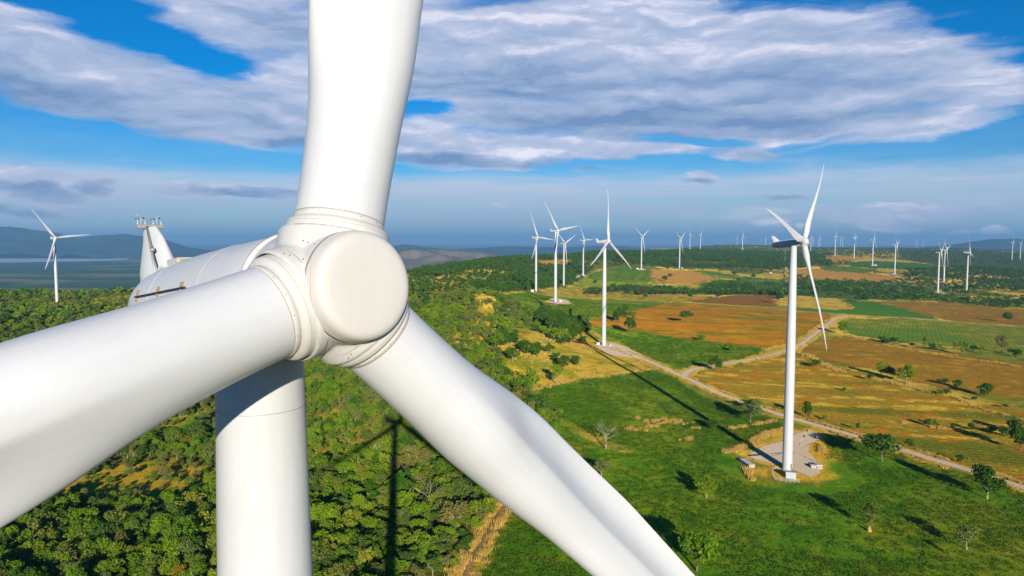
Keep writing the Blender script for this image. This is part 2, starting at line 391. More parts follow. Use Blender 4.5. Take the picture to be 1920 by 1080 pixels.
def dist_poly(X, Y, line, maxd):
    d = np.full(X.shape, maxd, float)
    for (ax, ay), (bx, by) in zip(line[:-1], line[1:]):
        m = (X > min(ax,bx)-maxd) & (X < max(ax,bx)+maxd) & (Y > min(ay,by)-maxd) & (Y < max(ay,by)+maxd)
        if not m.any(): continue
        vx, vy = bx-ax, by-ay; L = vx*vx+vy*vy+1e-9
        t = np.clip(((X[m]-ax)*vx+(Y[m]-ay)*vy)/L, 0, 1)
        d[m] = np.minimum(d[m], np.hypot(X[m]-ax-t*vx, Y[m]-ay-t*vy))
    return d

CLR = to_ground([(255,905)])[0]
_a, _b = to_ground([(1790,604),(1822,650)]); ROWA = math.atan2(-(_a[0]-_b[0]), _a[1]-_b[1])
def land(X, Y):
    """albedo, row coordinate, row strength, kind index"""
    D = np.hypot(X, Y)
    j = 1.5+D*.004
    Xw = X+(fbm(X, Y, 14, 1, 3)-.5)*j*3; Yw = Y+(fbm(X, Y, 14, 5, 3)-.5)*j*3
    n1 = fbm(X, Y, 60, 2); n2 = fbm(X, Y, 9, 3); n3 = fbm(X, Y, 260, 4); n4 = fbm(X, Y, 900, 6)
    col = np.empty(X.shape+(3,)); col[:] = C_['scrub']
    # far countryside: patchwork of woods, scrub and dry fields
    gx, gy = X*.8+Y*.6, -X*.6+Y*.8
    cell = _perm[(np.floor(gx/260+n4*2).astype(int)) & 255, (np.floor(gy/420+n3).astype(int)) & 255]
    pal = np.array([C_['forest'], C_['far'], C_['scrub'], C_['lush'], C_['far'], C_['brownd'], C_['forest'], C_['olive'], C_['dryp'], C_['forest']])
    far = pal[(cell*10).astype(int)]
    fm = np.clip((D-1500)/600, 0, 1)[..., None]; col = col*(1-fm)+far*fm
    kindi = np.zeros(X.shape, int); rowc = np.zeros(X.shape); rowa = np.zeros(X.shape)
    kinds = list(C_)
    for kind, poly, ang in FW:
        m = inside(Xw, Yw, poly)
        if not m.any(): continue
        col[m] = C_[kind]; kindi[m] = kinds.index(kind)+1
        if ang is not None:
            a = R(ang) if ang != 'rows' else ROWA; rowc[m] = X[m]*math.cos(a)+Y[m]*math.sin(a); rowa[m] = 1 if ang != 'rows' else .62
        else: rowa[m] = 0
    K = lambda k: kindi == kinds.index(k)+1
    def blend(m, c, f):
        f = np.clip(f[m], 0, 1)[..., None]; col[m] = col[m]*(1-f)+np.array(c)*f
    # long streaks along the rows
    a = R(78); sx = (X*math.cos(a)+Y*math.sin(a)); sy = (-X*math.sin(a)+Y*math.cos(a))
    st = fbm(sy/9, sx, 14, 7, 4); st2 = fbm(sy/5, sx, 5, 8, 3)
    m = K('orange'); blend(m, (.15,.14,.014), (st-.44)*6); blend(m, (.44,.21,.02), (st2-.55)*4)
    m = K('stub'); blend(m, (.48,.33,.085), (st2-.58)*9); blend(m, (.115,.125,.018), (st-.46)*5); blend(m, (.34,.13,.02), (n2-.56)*5)
    m = K('brown'); blend(m, (.17,.115,.025), (st-.48)*4); blend(m, (.40,.24,.06), (st2-.6)*4)
    m = K('rows'); blend(m, (.22,.15,.05), (n2-.5)*3); blend(m, (.05,.11,.02), (n1-.5)*4)
    m = K('crop'); blend(m, (.125,.135,.018), (fbm(X,Y,6,15)-.5)*3); blend(m, (.17,.15,.025), (fbm(X,Y,38,16)-.55)*3); blend(m, (.135,.14,.018), (n1-.52)*4.0*np.clip(1.6-n3*1.6, 0, 1)*2); blend(m, (.033,.085,.008), (n2-.52)*4); blend(m, (.19,.155,.035), (fbm(X,Y,22,12)-.66)*7)
    m = K('cropd'); blend(m, (.16,.145,.022), (n1-.45)*3); blend(m, (.035,.075,.008), (n2-.5)*4)
    m = K('dry'); blend(m, (.17,.17,.03), (n2-.46)*5); blend(m, (.36,.185,.05), (n1-.56)*4); blend(m, (.12,.13,.02), (fbm(X,Y,25,13)-.62)*7)
    m = K('dryp'); blend(m, (.22,.17,.05), (n2-.5)*4)
    m = K('forest') & (D < 1500); blend(m, (.30,.20,.045), (fbm(X,Y,75,14)-.56)*6); blend(m, (.14,.15,.02), (n2-.5)*3)
    # a burnt clearing on the slope below the blade
    m = K('forest') & (D < 600); g = np.exp(-(((X-CLR[0])/62)**2+((Y-CLR[1])/40)**2)); blend(m, (.27,.19,.03), (g+n2-.85)*3)
    m = K('soil'); blend(m, (.28,.2,.08), (n2-.5)*4)
    m = kindi == 0; blend(m, (.34,.24,.07), (n1-.46)*5); blend(m, (.06,.09,.02), (n2-.5)*4)
    # worn earth and dry grass next to roads and pads
    dr = np.full(X.shape, 30.)
    for nm, wd, line in ROADW: dr = np.minimum(dr, dist_poly(X, Y, line, 30.)-wd/2)
    for p in PADW:
        dr = np.minimum(dr, dist_poly(X, Y, np.vstack([p, p[:1]]), 30.)); dr[inside(X, Y, p)] = 0
    near = (D < 1500)
    f = np.clip(1.25-(dr+(n2-.5)*9)/4.2, 0, 1)*near; ff = f[..., None]; col = col*(1-ff)+np.array([.40,.255,.075])*ff
    f = np.clip(1.1-(dr+(n2-.5)*3)/1.3, 0, 1)*near; ff = f[..., None]; col = col*(1-ff)+np.array([.34,.22,.12])*ff
    f = f*0+np.clip(1-dr/8, 0, 1)*near; rowa = rowa*(1-f)
    # earth apron of the near tower
    q = np.exp(-(((X-121)/20)**2+((Y-287)/9.5)**2))+np.exp(-(((X-141)/17)**2+((Y-322)/20)**2)); ff = np.clip((q-.33+(n2-.5)*.5)*4, 0, 1)[..., None]; col = col*(1-ff)+(np.array([.36,.20,.055])*(1-n1[...,None])+np.array([.30,.24,.06])*n1[...,None])*ff
    # the low plain and the far country are mostly wooded and dark
    Zt = hgt(X, Y).reshape(X.shape); lowp = np.clip((-Zt-190)/90, 0, 1)[..., None]
    pat = np.clip((fbm(X/2.2, Y, 700, 71, 5)-.50)*6, 0, 1)[..., None]; pl = np.array([.013,.036,.030])*(1-pat*.4)+np.array([.20,.17,.15])*pat*.45
    col = col*(1-lowp)+pl*lowp
    isdry = np.isin(kindi, [kinds.index(k)+1 for k in ('dry','dryp','stub','brown','orange','soil','brownd')])
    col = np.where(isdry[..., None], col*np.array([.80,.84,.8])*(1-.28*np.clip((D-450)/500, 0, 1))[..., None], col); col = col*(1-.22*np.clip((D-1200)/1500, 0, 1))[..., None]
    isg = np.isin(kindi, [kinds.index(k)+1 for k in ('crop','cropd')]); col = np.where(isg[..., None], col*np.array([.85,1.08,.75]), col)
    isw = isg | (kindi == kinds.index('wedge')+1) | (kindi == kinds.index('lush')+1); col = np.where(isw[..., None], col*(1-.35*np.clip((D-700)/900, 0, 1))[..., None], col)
    return np.clip(col*np.array([1.55,1.42,.52]), .004, .8), rowc, rowa, kindi

# polar sheet, dense where the camera looks and coarse behind, out past the horizon
daz = R(46)
az = np.concatenate([-daz+np.linspace(0, 1, 1250)*2*daz, np.linspace(daz, 2*math.pi-daz, 60)[1:-1]])
rr = [30.0]
while rr[-1] < 60000:
    d = rr[-1]; rr.append(d+min(max(d*d/100*.0020, .9), d*.013) if d > 150 else d+6)
rr = np.array([1., 12.]+rr)
AZg, Rg = np.meshgrid(az, rr); GX = np.sin(AZg)*Rg; GY = np.cos(AZg)*Rg
GZ = hgt(GX, GY).reshape(GX.shape)
und = (fbm(GX, GY, 45, 31, 3)-.5)*1.2*np.clip((Rg-100)/200, 0, 1)
GZs = GZ+und*.35
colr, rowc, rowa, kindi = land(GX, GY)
nr, na = GX.shape
me = bpy.data.meshes.new('ground')
idx = np.arange(nr*na).reshape(nr, na); nx = np.roll(idx, -1, 1)
quads = np.stack([idx[:-1], idx[1:], nx[1:], nx[:-1]], -1).reshape(-1, 4)
quads = quads[:, ::-1] if False else quads
me.vertices.add(nr*na); me.vertices.foreach_set('co', np.stack([GX, GY, GZs], -1).astype(np.float32).ravel())
me.loops.add(quads.size); me.loops.foreach_set('vertex_index', quads.astype(np.int32).ravel())
me.polygons.add(len(quads)); me.polygons.foreach_set('loop_start', np.arange(0, quads.size, 4, dtype=np.int32)); me.polygons.foreach_set('loop_total', np.full(len(quads), 4, np.int32))
me.polygons.foreach_set('use_smooth', np.ones(len(quads), bool))
me.update(calc_edges=True)
at = me.attributes.new('albedo', 'FLOAT_COLOR', 'POINT')
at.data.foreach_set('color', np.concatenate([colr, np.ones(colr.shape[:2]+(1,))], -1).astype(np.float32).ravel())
at = me.attributes.new('rowc', 'FLOAT', 'POINT'); at.data.foreach_set('value', rowc.astype(np.float32).ravel())
at = me.attributes.new('rowa', 'FLOAT', 'POINT'); at.data.foreach_set('value', rowa.astype(np.float32).ravel())
ground = bpy.data.objects.new('ground', me); COL.objects.link(ground); tag(ground, kind='structure')
if me.polygons[len(quads)//3].normal.z < 0: me.flip_normals()
def zground(x, y):
    """height of the sheet as built"""
    x = np.atleast_1d(x); y = np.atleast_1d(y); d = np.hypot(x, y)
    return hgt(x, y)+(fbm(x, y, 45, 31, 3)-.5)*1.2*np.clip((d-100)/200, 0, 1)*.35

m, nt = new_mat('ground')
pos = N(nt, 'ShaderNodeNewGeometry').outputs['Position']
alb = N(nt, 'ShaderNodeAttribute', attribute_name='albedo').outputs['Color']
rc = N(nt, 'ShaderNodeAttribute', attribute_name='rowc').outputs['Fac']
ra = N(nt, 'ShaderNodeAttribute', attribute_name='rowa').outputs['Fac']
nA = noise(nt, pos, .55, 6, .65); nB = noise(nt, pos, 2.2, 3, .6); nC = noise(nt, pos, .06, 4, .5)
k = math_(nt, 'MULTIPLY', maprange(nt, nA, .3, .7, .62, 1.38), maprange(nt, nC, .3, .7, .88, 1.12))
wob = math_(nt, 'MULTIPLY_ADD', nC, 2.5, rc)
rows = math_(nt, 'SINE', math_(nt, 'MULTIPLY', wob, 2*math.pi/4.6))
k2 = math_(nt, 'MULTIPLY_ADD', math_(nt, 'MULTIPLY', rows, ra), .2, 1.0)
k = math_(nt, 'MULTIPLY', k, k2)
cc = mixc(nt, 1.0, alb, N(nt, 'ShaderNodeCombineColor', ins={0: k, 1: math_(nt, 'POWER', k, .85), 2: k}).outputs[0], 'MULTIPLY')
hgt_ = math_(nt, 'MULTIPLY_ADD', nA, 1.0, math_(nt, 'MULTIPLY', nB, .35))
hgt_ = math_(nt, 'MULTIPLY_ADD', math_(nt, 'MULTIPLY', rows, ra), .10, hgt_)
bp = N(nt, 'ShaderNodeBump', ins={'Strength': .8, 'Distance': 1.0, 'Height': hgt_})
b = N(nt, 'ShaderNodeBsdfPrincipled', ins={'Base Color': cc, 'Roughness': .95, 'Diffuse Roughness': 1.0, 'Specular IOR Level': .05, 'Normal': bp.outputs[0]})
nt.links.new(b.outputs[0], N(nt, 'ShaderNodeOutputMaterial').inputs[0]); me.materials.append(m)

# roads and pads: thin sheets draped over the ground
def resample(line, step):
    out = [line[0]]
    # Catmull-Rom through the points
    L = np.vstack([2*line[0]-line[1], line, 2*line[-1]-line[-2]])
    for i in range(1, len(L)-2):
        p0, p1, p2, p3 = L[i-1:i+3]; n = max(2, int(np.hypot(*(p2-p1))/step))
        for j in range(1, n+1):
            t = j/n; out.append(.5*((2*p1)+(-p0+p2)*t+(2*p0-5*p1+4*p2-p3)*t*t+(-p0+3*p1-3*p2+p3)*t**3))
    return np.array(out)
m_road, nt = new_mat('gravel')
pos = N(nt, 'ShaderNodeNewGeometry').outputs['Position']
uvx = N(nt, 'ShaderNodeAttribute', attribute_name='across').outputs['Fac']
nA = noise(nt, pos, 1.3, 6, .65); nC = noise(nt, pos, .12, 4, .6)
base = mixc(nt, maprange(nt, nA, .35, .65, 0, 1), (.27,.22,.165), (.42,.345,.26))
base = mixc(nt, maprange(nt, nC, .45, .7, 0, .7), base, (.36,.25,.12))
trk = math_(nt, 'ABSOLUTE', math_(nt, 'SUBTRACT', math_(nt, 'ABSOLUTE', uvx), .5))
strip = maprange(nt, trk, .30, .5, 0, .75, True)
base = mixc(nt, math_(nt, 'MULTIPLY', strip, maprange(nt, nA, .35, .6, .2, 1)), base, (.24,.21,.10))
bp = N(nt, 'ShaderNodeBump', ins={'Strength': .4, 'Distance': .1, 'Height': nA})
b = N(nt, 'ShaderNodeBsdfPrincipled', ins={'Base Color': base, 'Roughness': .95, 'Diffuse Roughness': 1.0, 'Specular IOR Level': .05, 'Normal': bp.outputs[0]})
nt.links.new(b.outputs[0], N(nt, 'ShaderNodeOutputMaterial').inputs[0])
m_dirt = simple_mat('dry_earth', (.44,.27,.10), .95, .1, var=.3, vscale=.8, bump=.4, bscale=2)
for ri, ((nm, wd, line), (_, _, _, lab)) in enumerate(zip(ROADW, ROADS)):
    c = resample(line, 4.0); tdir = np.gradient(c, axis=0); tdir /= np.hypot(tdir[:,0], tdir[:,1])[:, None]+1e-9
    nrm = np.stack([-tdir[:,1], tdir[:,0]], -1); K = 5; V = []; A = []
    for j in range(K):
        u = -1+2*j/(K-1); ww = wd/2*(1+.12*(fbm(c[:,0], c[:,1], 9, 40+j, 2)-.5)*2)
        q = c+nrm*(u*ww)[:, None]; d = np.hypot(q[:,0], q[:,1])
        z = zground(q[:,0], q[:,1])+.10+d*.00035+ri*.01-(.05 if abs(u) == 1 else 0)
        V.append(np.c_[q, z]); A += [u]*len(c)
    n = len(c); V = np.concatenate(V)
    F = [(j*n+i, (j+1)*n+i, (j+1)*n+i+1, j*n+i+1) for j in range(K-1) for i in range(n-1)]
    o = mesh_obj(nm, V, F, m_road if nm == 'gravel_road' else m_dirt); tag(o, lab, kind='structure')
    if o.data.polygons[0].normal.z < 0: o.data.flip_normals()
    at = o.data.attributes.new('across', 'FLOAT', 'POINT'); at.data.foreach_set('value', np.array(A, np.float32))
for pi, poly in enumerate(PADW):
    c = poly.mean(0); cl = resample(np.vstack([poly, poly[:1]]), 3.0)[:-1]; V = []; n = len(cl); RG = 8
    for j in range(1, RG+1):
        q = c+(cl-c)*(j/RG); V.append(np.c_[q, zground(q[:,0], q[:,1])+.07+np.hypot(q[:,0], q[:,1])*.00030])
    V = np.vstack([np.array([[c[0], c[1], zground(c[0], c[1])[0]+.07+np.hypot(*c)*.0003]])]+V)
    F = [(0, 1+i, 1+(i+1) % n) for i in range(n)]+[(1+(j-1)*n+i, 1+j*n+i, 1+j*n+(i+1) % n, 1+(j-1)*n+(i+1) % n) for j in range(1, RG) for i in range(n)]
    o = mesh_obj('gravel_pad', V, F, m_road); tag(o, kind='structure')
    if o.data.polygons[0].normal.z < 0: o.data.flip_normals()
    at = o.data.attributes.new('across', 'FLOAT', 'POINT'); at.data.foreach_set('value', np.full(len(V), .5, np.float32))
# lakes far out on the plain; pale base colour paints in the sky's reflection
m_water = simple_mat('lake_water', (.55,.60,.60), rough=.5, spec=.5, var=.1, vscale=.001)
for pts in (P(-60,484,80,479,230,482,225,488,100,491,-60,492), P(300,476,520,472,760,471,740,474,500,477), P(330,487,420,484,400,489)):
    q = world_poly(pts); c = resample(np.vstack([q, q[:1]]), 200)[:-1]
    o = mesh_obj('lake', [(p[0], p[1], float(hgt(*p)[0])+2.5) for p in c], [tuple(range(len(c)))], m_water, smooth=False); tag(o, kind='structure')
    if o.data.polygons[0].normal.z < 0: o.data.flip_normals()

# distant hills: long ridges with their own depth
def hill_mat(name, ca, cb):
    m, nt = new_mat(name); pos = N(nt, 'ShaderNodeNewGeometry').outputs['Position']
    cc = mixc(nt, maprange(nt, noise(nt, pos, .0022, 8, .65), .4, .62, 0, 1), ca, cb)
    b = N(nt, 'ShaderNodeBsdfPrincipled', ins={'Base Color': cc, 'Roughness': 1.0, 'Specular IOR Level': 0.0})
    nt.links.new(b.outputs[0], N(nt, 'ShaderNodeOutputMaterial').inputs[0]); return m
m_hill = hill_mat('hill_woods', (.11,.13,.10), (.25,.21,.17)); m_hillf = hill_mat('far_hill_woods', (.030,.075,.080), (.055,.095,.085))  # far ranges: blue of the hazy air is mixed into the woods colour
def hill_range(depth, prof, thick, base=-352, seed=0):
    """prof: (photo x, photo y of the skyline) along the ridge"""
    xs = np.array([p[0] for p in prof], float); ys = np.array([p[1] for p in prof], float)
    nx_, ny_ = 220, 44; V = []
    for j in range(ny_):
        v = -1+2*j/(ny_-1)
        for i in range(nx_):
            px = xs[0]+(xs[-1]-xs[0])*i/(nx_-1); r = ray(px, 450); yy = np.interp(px, xs, ys); top = ray(px, yy); z = top[2]/top[1]*depth
            X = r[0]/r[1]*depth*(1+v*thick/depth*.6); Yy = depth+v*thick
            n = float(fbm(np.array([X]), np.array([Yy]), depth*.06, seed, 5)[0])-.5
            f = max(0, 1-abs(v+n*.5))**.8
            V.append((X, Yy, base+(z-base)*f*(1+n*.35*(1 if f < .9 else .4))))
    F = [(j*nx_+i, j*nx_+i+1, (j+1)*nx_+i+1, (j+1)*nx_+i) for j in range(ny_-1) for i in range(nx_-1)]
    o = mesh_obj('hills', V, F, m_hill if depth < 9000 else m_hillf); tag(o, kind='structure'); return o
hill_range(15500, [(-260,450),(-120,432),(-20,424),(40,428),(110,436),(150,446),(190,442),(235,438),(300,446),(345,462),(420,474),(520,478)], 2600, seed=3)
hill_range(17000, [(250,478),(480,464),(700,468),(760,458),(840,468),(950,462),(1060,464),(1140,460),(1220,466),(1330,470)], 2400, seed=5)
hill_range(6200, [(660,500),(740,472),(775,465),(850,467),(925,474),(985,486),(1060,500)], 1500, seed=8)
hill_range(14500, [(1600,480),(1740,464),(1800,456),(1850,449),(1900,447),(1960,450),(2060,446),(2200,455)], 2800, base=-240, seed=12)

# ------------------------------------------------------------------ wind turbines
def paint(name, col, rough=.35, streak=.04, grime=.05):
    m, nt = new_mat(name)
    tc = N(nt, 'ShaderNodeTexCoord').outputs['Object']
    mp = N(nt, 'ShaderNodeMapping', ins={'Vector': tc, 'Scale': (3, 3, .35)}).outputs[0]
    a = noise(nt, tc, .35, 4, .6); s = noise(nt, mp, 1.2, 6, .65); f = noise(nt, tc, 14, 5, .6)
    k = math_(nt, 'ADD', maprange(nt, a, .3, .7, 1-streak, 1), maprange(nt, s, .35, .75, 0, -grime))
    k = math_(nt, 'ADD', k, maprange(nt, f, .3, .7, -.012, .012))
    cc = mixc(nt, 1.0, (*col, 1), N(nt, 'ShaderNodeCombineColor', ins={0: k, 1: math_(nt, 'POWER', k, 1.06), 2: math_(nt, 'POWER', k, 1.25)}).outputs[0], 'MULTIPLY')
    bp = N(nt, 'ShaderNodeBump', ins={'Strength': .06, 'Distance': .01, 'Height': noise(nt, tc, 35, 3)})
    b = N(nt, 'ShaderNodeBsdfPrincipled', ins={'Base Color': cc, 'Roughness': maprange(nt, s, .3, .7, rough-.05, rough+.1), 'Specular IOR Level': .4, 'Normal': bp.outputs[0]})
    nt.links.new(b.outputs[0], N(nt, 'ShaderNodeOutputMaterial').inputs[0]); return m
m_blade = paint('blade_gelcoat', (.62,.625,.635), .33)
m_tower = paint('tower_paint', (.60,.605,.615), .38, .05, .06)
m_nac = paint('nacelle_shell', (.61,.615,.63), .40, .06, .08)
m_hub = paint('hub_shell', (.62,.605,.575), .42, .05, .07)
m_nose = paint('nose_shell', (.61,.58,.54), .5, .04, .04)
m_seam = simple_mat('seam_sealant', (.36,.26,.17), .8, .2)
m_bolt = simple_mat('bolt_steel', (.16,.15,.12), .45, .5, .6)
m_dark = simple_mat('recess_shade', (.10,.11,.04), .8, .2)  # colour stands for the shade inside the blade sockets
m_grey = simple_mat('galvanised_steel', (.36,.36,.34), .5, .5, .3, bump=.1)
m_black = simple_mat('black_rubber', (.03,.03,.03), .6)
m_yel = simple_mat('yellow_paint', (.62,.42,.04), .5)
m_brn = simple_mat('rusty_bracket', (.27,.19,.11), .7)
m_lou = simple_mat('louvre_metal', (.47,.46,.42), .6)
m_conc = simple_mat('concrete', (.46,.43,.38), .9, .2, var=.15, vscale=1.5, bump=.3, bscale=6)
m_cab = simple_mat('cabinet_paint', (.50,.54,.56), .5, .4)

CHORD = ([1.9,3,5,7,9,11.5,15,22,30,40,47,49.3,50.2],[2.4,2.4,2.583,3.148,3.394,3.24,3.25,2.55,1.95,1.35,.85,.5,.12])
THICK = ([1.9,3,5,8,12,20,30,50.2],[1,1,.90,.519,.38,.27,.22,.18])
TWIST = ([1.9,5,11,20,30,40,50.2],[13,13,11,6,2.5,.6,-.4])
BP0 = math.degrees(-.086)
def smooth_tab(tab, r):
    h = .7 if r > 2.8 else .0
    if h == 0: return float(np.interp(r, *tab))
    return float(np.mean([np.interp(r+d, *tab) for d in np.linspace(-h, h, 7)]))
def blade_mesh(name, nsec, nst, mat):
    t = np.linspace(0, 1, nst); rs = 1.9+(50.2-1.9)*(t**1.35)
    V = []; s = np.linspace(0, 2*math.pi, nsec, endpoint=False)
    for r in rs:
        c = smooth_tab(CHORD, r); tk = smooth_tab(THICK, r); tw = R(smooth_tab(TWIST, r)+BP0)
        if r > 49.2: c = float(np.interp(r, *CHORD))
        mm = min(max((tk-.35)/.65, 0), 1); x = .5+.5*np.cos(s); xx = 1-x
        yt = 5*tk*(.2969*np.sqrt(xx)-.126*xx-.3516*xx**2+.2843*xx**3-.1015*xx**4)
        ya = np.sign(np.sin(s))*yt
        camb = -.10*(1-mm)*np.sin(math.pi*xx)*xx      # hollow pressure side towards the trailing edge
        cusp = (1-mm)*.085*np.where(np.sin(s) > 0, -np.sin(math.pi*np.clip((xx-.45)/.55, 0, 1)), 0)
        y = mm*.5*np.sin(s)+(1-mm)*ya+cusp+camb*.25
        ax = float(np.interp(tk, [.4,1],[1-.33-.051,.5]))
        X = (x-ax)*c; Y = y*c                          # Y positive = upwind
        px = X*math.cos(tw)-Y*math.sin(tw); pu = X*math.sin(tw)+Y*math.cos(tw)
        b = 2.0*(r/50)+.9*math.sin(math.pi*min(1, max(0, (r-6)/44)))*(r/50)
        V += [(float(a_), float(-(b_+b)), float(r)) for a_, b_ in zip(px, pu)]
    F = [(j*nsec+i, j*nsec+(i+1) % nsec, (j+1)*nsec+(i+1) % nsec, (j+1)*nsec+i) for j in range(nst-1) for i in range(nsec)]
    F += [tuple(range(nsec))[::-1], tuple((nst-1)*nsec+i for i in range(nsec))]
    me = bpy.data.meshes.new(name); me.from_pydata(V, [], F); me.polygons.foreach_set('use_smooth', [True]*len(F)); me.update()
    me.materials.append(mat); me.set_sharp_from_angle(angle=R(50)); return me
def me_obj(name, me, parent, M):
    o = bpy.data.objects.new(name, me); COL.objects.link(o); o.parent = parent; o.matrix_parent_inverse = Matrix(); o.matrix_local = M; return o
TILT = math.degrees(.1074)
Ry = lambda a: Matrix.Rotation(R(a), 4, 'Y'); Rx = lambda a: Matrix.Rotation(R(a), 4, 'X'); T_ = lambda *v: Matrix.Translation(v)

TWPROF = [(2.12,0),(2.1,6),(2.0,30),(1.93,55),(1.75,70),(1.52,88),(1.36,93),(1.30,97.9)]
def tower_mesh(name, n, gap=0):
    b = MB(); b.lathe([(r, z) for r, z in TWPROF], n); me = bpy.data.meshes.new(name); me.from_pydata(b.v, [], b.f)
    me.polygons.foreach_set('use_smooth', [True]*len(b.f)); me.materials.append(m_tower); me.set_sharp_from_angle(angle=R(40)); return me
# nacelle and hub live in a frame with the rotor centre at the origin, nose along -y
NACP = [(1.50,1.50),(1.66,1.56),(1.69,1.7),(1.70,3),(1.70,5),(1.66,7),(1.60,8.5),(1.52,10),(1.40,11.2),(1.22,12.1),(.95,12.75),(.55,13.1),(.1,13.2)]
def lathe_y(prof, n=64, sq=0):
    """profile turned round the rotor axis, back along +y; sq squares the lower half slightly"""
    b = MB(); M = Matrix(((1,0,0,0),(0,0,1,0),(0,-1,0,0),(0,0,0,1)))
    b.lathe(prof, n, M); return b
def as_mesh(b, name, mat, ang=35):
    me = bpy.data.meshes.new(name); me.from_pydata(b.v, [], b.f); me.polygons.foreach_set('use_smooth', [True]*len(b.f)); me.materials.append(mat)
    bm = bmesh.new(); bm.from_mesh(me); bmesh.ops.recalc_face_normals(bm, faces=bm.faces); bm.to_mesh(me); bm.free()
    if ang: me.set_sharp_from_angle(angle=R(ang))
    return me
def fin_prism(name):
    """swept fin standing on the tail of the nacelle (frame of the rotor axis)"""
    b = MB(); secs = []
    for z, y0, y1, hw in ((1.05,9.6,13.0,.62),(1.6,9.9,13.1,.60),(2.4,10.6,13.25,.42),(3.3,11.5,13.35,.27),(3.9,12.1,13.4,.20)):
        P = []
        for i in range(20):
            t = 2*math.pi*i/20; c = math.cos(t); x = hw*math.sin(t)*(1-.35*c*0); y = (y0+y1)/2+(y1-y0)/2*c
            P.append((x, y, z))
        secs.append(P)
    V = [p for s in secs for p in s]; n = 20
    F = [(j*n+i, j*n+(i+1) % n, (j+1)*n+(i+1) % n, (j+1)*n+i) for j in range(len(secs)-1) for i in range(n)]+[tuple(range(n))[::-1], tuple((len(secs)-1)*n+i for i in range(n))]
    b.add(V, F); return as_mesh(b, name, m_nac)

# --- the simple machine of the far rows
far_blade = blade_mesh('rotor_blade', 16, 30, m_blade)
mid_tower = tower_mesh('tower', 32)
far_nac = as_mesh(lathe_y(NACP, 32), 'nacelle', m_nac)
hubp = [(.4,-2.0),(1.15,-1.9),(1.4,-1.6),(1.5,-.8),(1.62,0),(1.66,.8),(1.62,1.45)]
hb = lathe_y(hubp, 32)
for k in range(3): hb.lathe([(1.42,.6),(1.42,1.6),(1.25,1.9)], 24, Ry(120*k))
far_hub = as_mesh(hb, 'hub', m_hub)
fin_me = fin_prism('tail_fin')
yb = MB(); yb.lathe([(1.27,-1.95),(1.29,-1.9),(1.29,-1.0)], 28, T_(0,4,0)); yaw_me = as_mesh(yb, 'yaw_collar', m_nac)
def turbine(x, y, z, yaw, phi, label, group, near=False, tlt=TILT):
    root = empty('wind_turbine', (x, y, z), R(yaw)); tag(root, label, 'wind turbine', group)
    me_obj('tower', mid_tower, root, T_(0,0,0))
    A = T_(0, -4, H_HUB) @ Rx(-tlt)
    nac = me_obj('nacelle', far_nac, root, A)
    me_obj('tail_fin', fin_me, nac, T_(0,0,0))
    hub = me_obj('hub', far_hub, root, A @ Ry(phi))
    for k in range(3): me_obj('rotor_blade', far_blade, root, A @ Ry(phi+120*k))
    return root
LAB = [
 'large white turbine on the gravel pad beside the railed cabinet, one blade hanging down',
 'white turbine with one blade straight up, at the end of the pale track',
 'white turbine on the round earth pad in the green field, one blade reaching up left',
 'white turbine behind the green field next to a small white box, lowest blade swept left',
 'white turbine rising from the tree line just right of the one on the round pad',
 'white turbine on an earth patch where the curving track meets the wood',
 'white turbine at the top of the green hill field with its blades in a Y',
 'white turbine beside the ploughed hill field with its blades in a Y, dark woods behind',
 'small distant turbine on the wooded ridge, left of the pair by orange earth',
 'small distant turbine on the wooded ridge, right of the pair by orange earth',
 'very faint small turbine just left of the taller one above the long wood',
 'distant white turbine on the bare strip above the long wood, one blade straight up',
 'distant white turbine at the end of the dark wood with tan earth at its foot',
 'distant white turbine on tan ground behind scattered round trees',
 'distant white turbine on the edge of the long dark green field, one blade straight up',
 'distant white turbine on a grey pad among bushes with two blades raised in a V',
 'white turbine on a pale clearing, front one of the overlapping pair at the right',
 'white turbine behind the bushes, rear one of the overlapping pair at the right',
 'white turbine rising from dark bushes, one tall blade straight up, right of the overlapping pair',
 'distant white turbine over the dark woods, left one of the two near the right edge',
 'distant white turbine over the dark woods, right one of the two near the right edge',
 'lone white turbine on the forest crest at the far left above the blue plain']
for (x, y, z, yw, ph), lb in zip(FARM, LAB):
    z = float(zground(x, y)[0]) if abs(float(hgt(x, y)[0])-z) < 4 else z
    turbine(x, y, z-.2, yw, ph, lb, 'wind turbines standing across the plateau')
# the faintest ones: foot hidden by the last woods; foot pixel, hub pixel height gives the distance
for fx, hy, depth, ph, lb in [
 (1435.6,446.0,8600,2,'faint tiny turbine just left of the tail of the large near turbine'),
 (1520.6,447.0,4700,5,'distant turbine half hidden behind the hanging blade of the large near turbine'),
 (1524.9,446.6,8000,40,'faint tiny turbine immediately right of the hanging blade of the large near turbine'),
 (1534.6,449.5,8200,80,'faint tiny turbine, shorter left one of a tight pair on the skyline'),
 (1538.0,443.8,7000,100,'faint tiny turbine, taller right one of a tight pair on the skyline'),
 (1575.8,445.0,7600,30,'faint tiny turbine, left one of two ghostly ones in the haze between larger turbines'),
 (1580.0,446.7,7800,35,'faint tiny turbine, right one of two ghostly ones in the haze between larger turbines'),
 (1718.6,451.5,9800,0,'barely visible turbine in the haze, first of the ghostly three'),
 (1721.8,450.5,10300,10,'barely visible turbine in the haze, middle of the ghostly three'),
 (1731.0,451.0,10200,8,'barely visible turbine in the haze, last of the ghostly three')]:
    r = ray(fx, hy); s = depth/r[1]; x, y, zz = r*s
    turbine(x, y, zz-H_HUB, 53, ph, lb, 'wind turbines standing across the plateau')

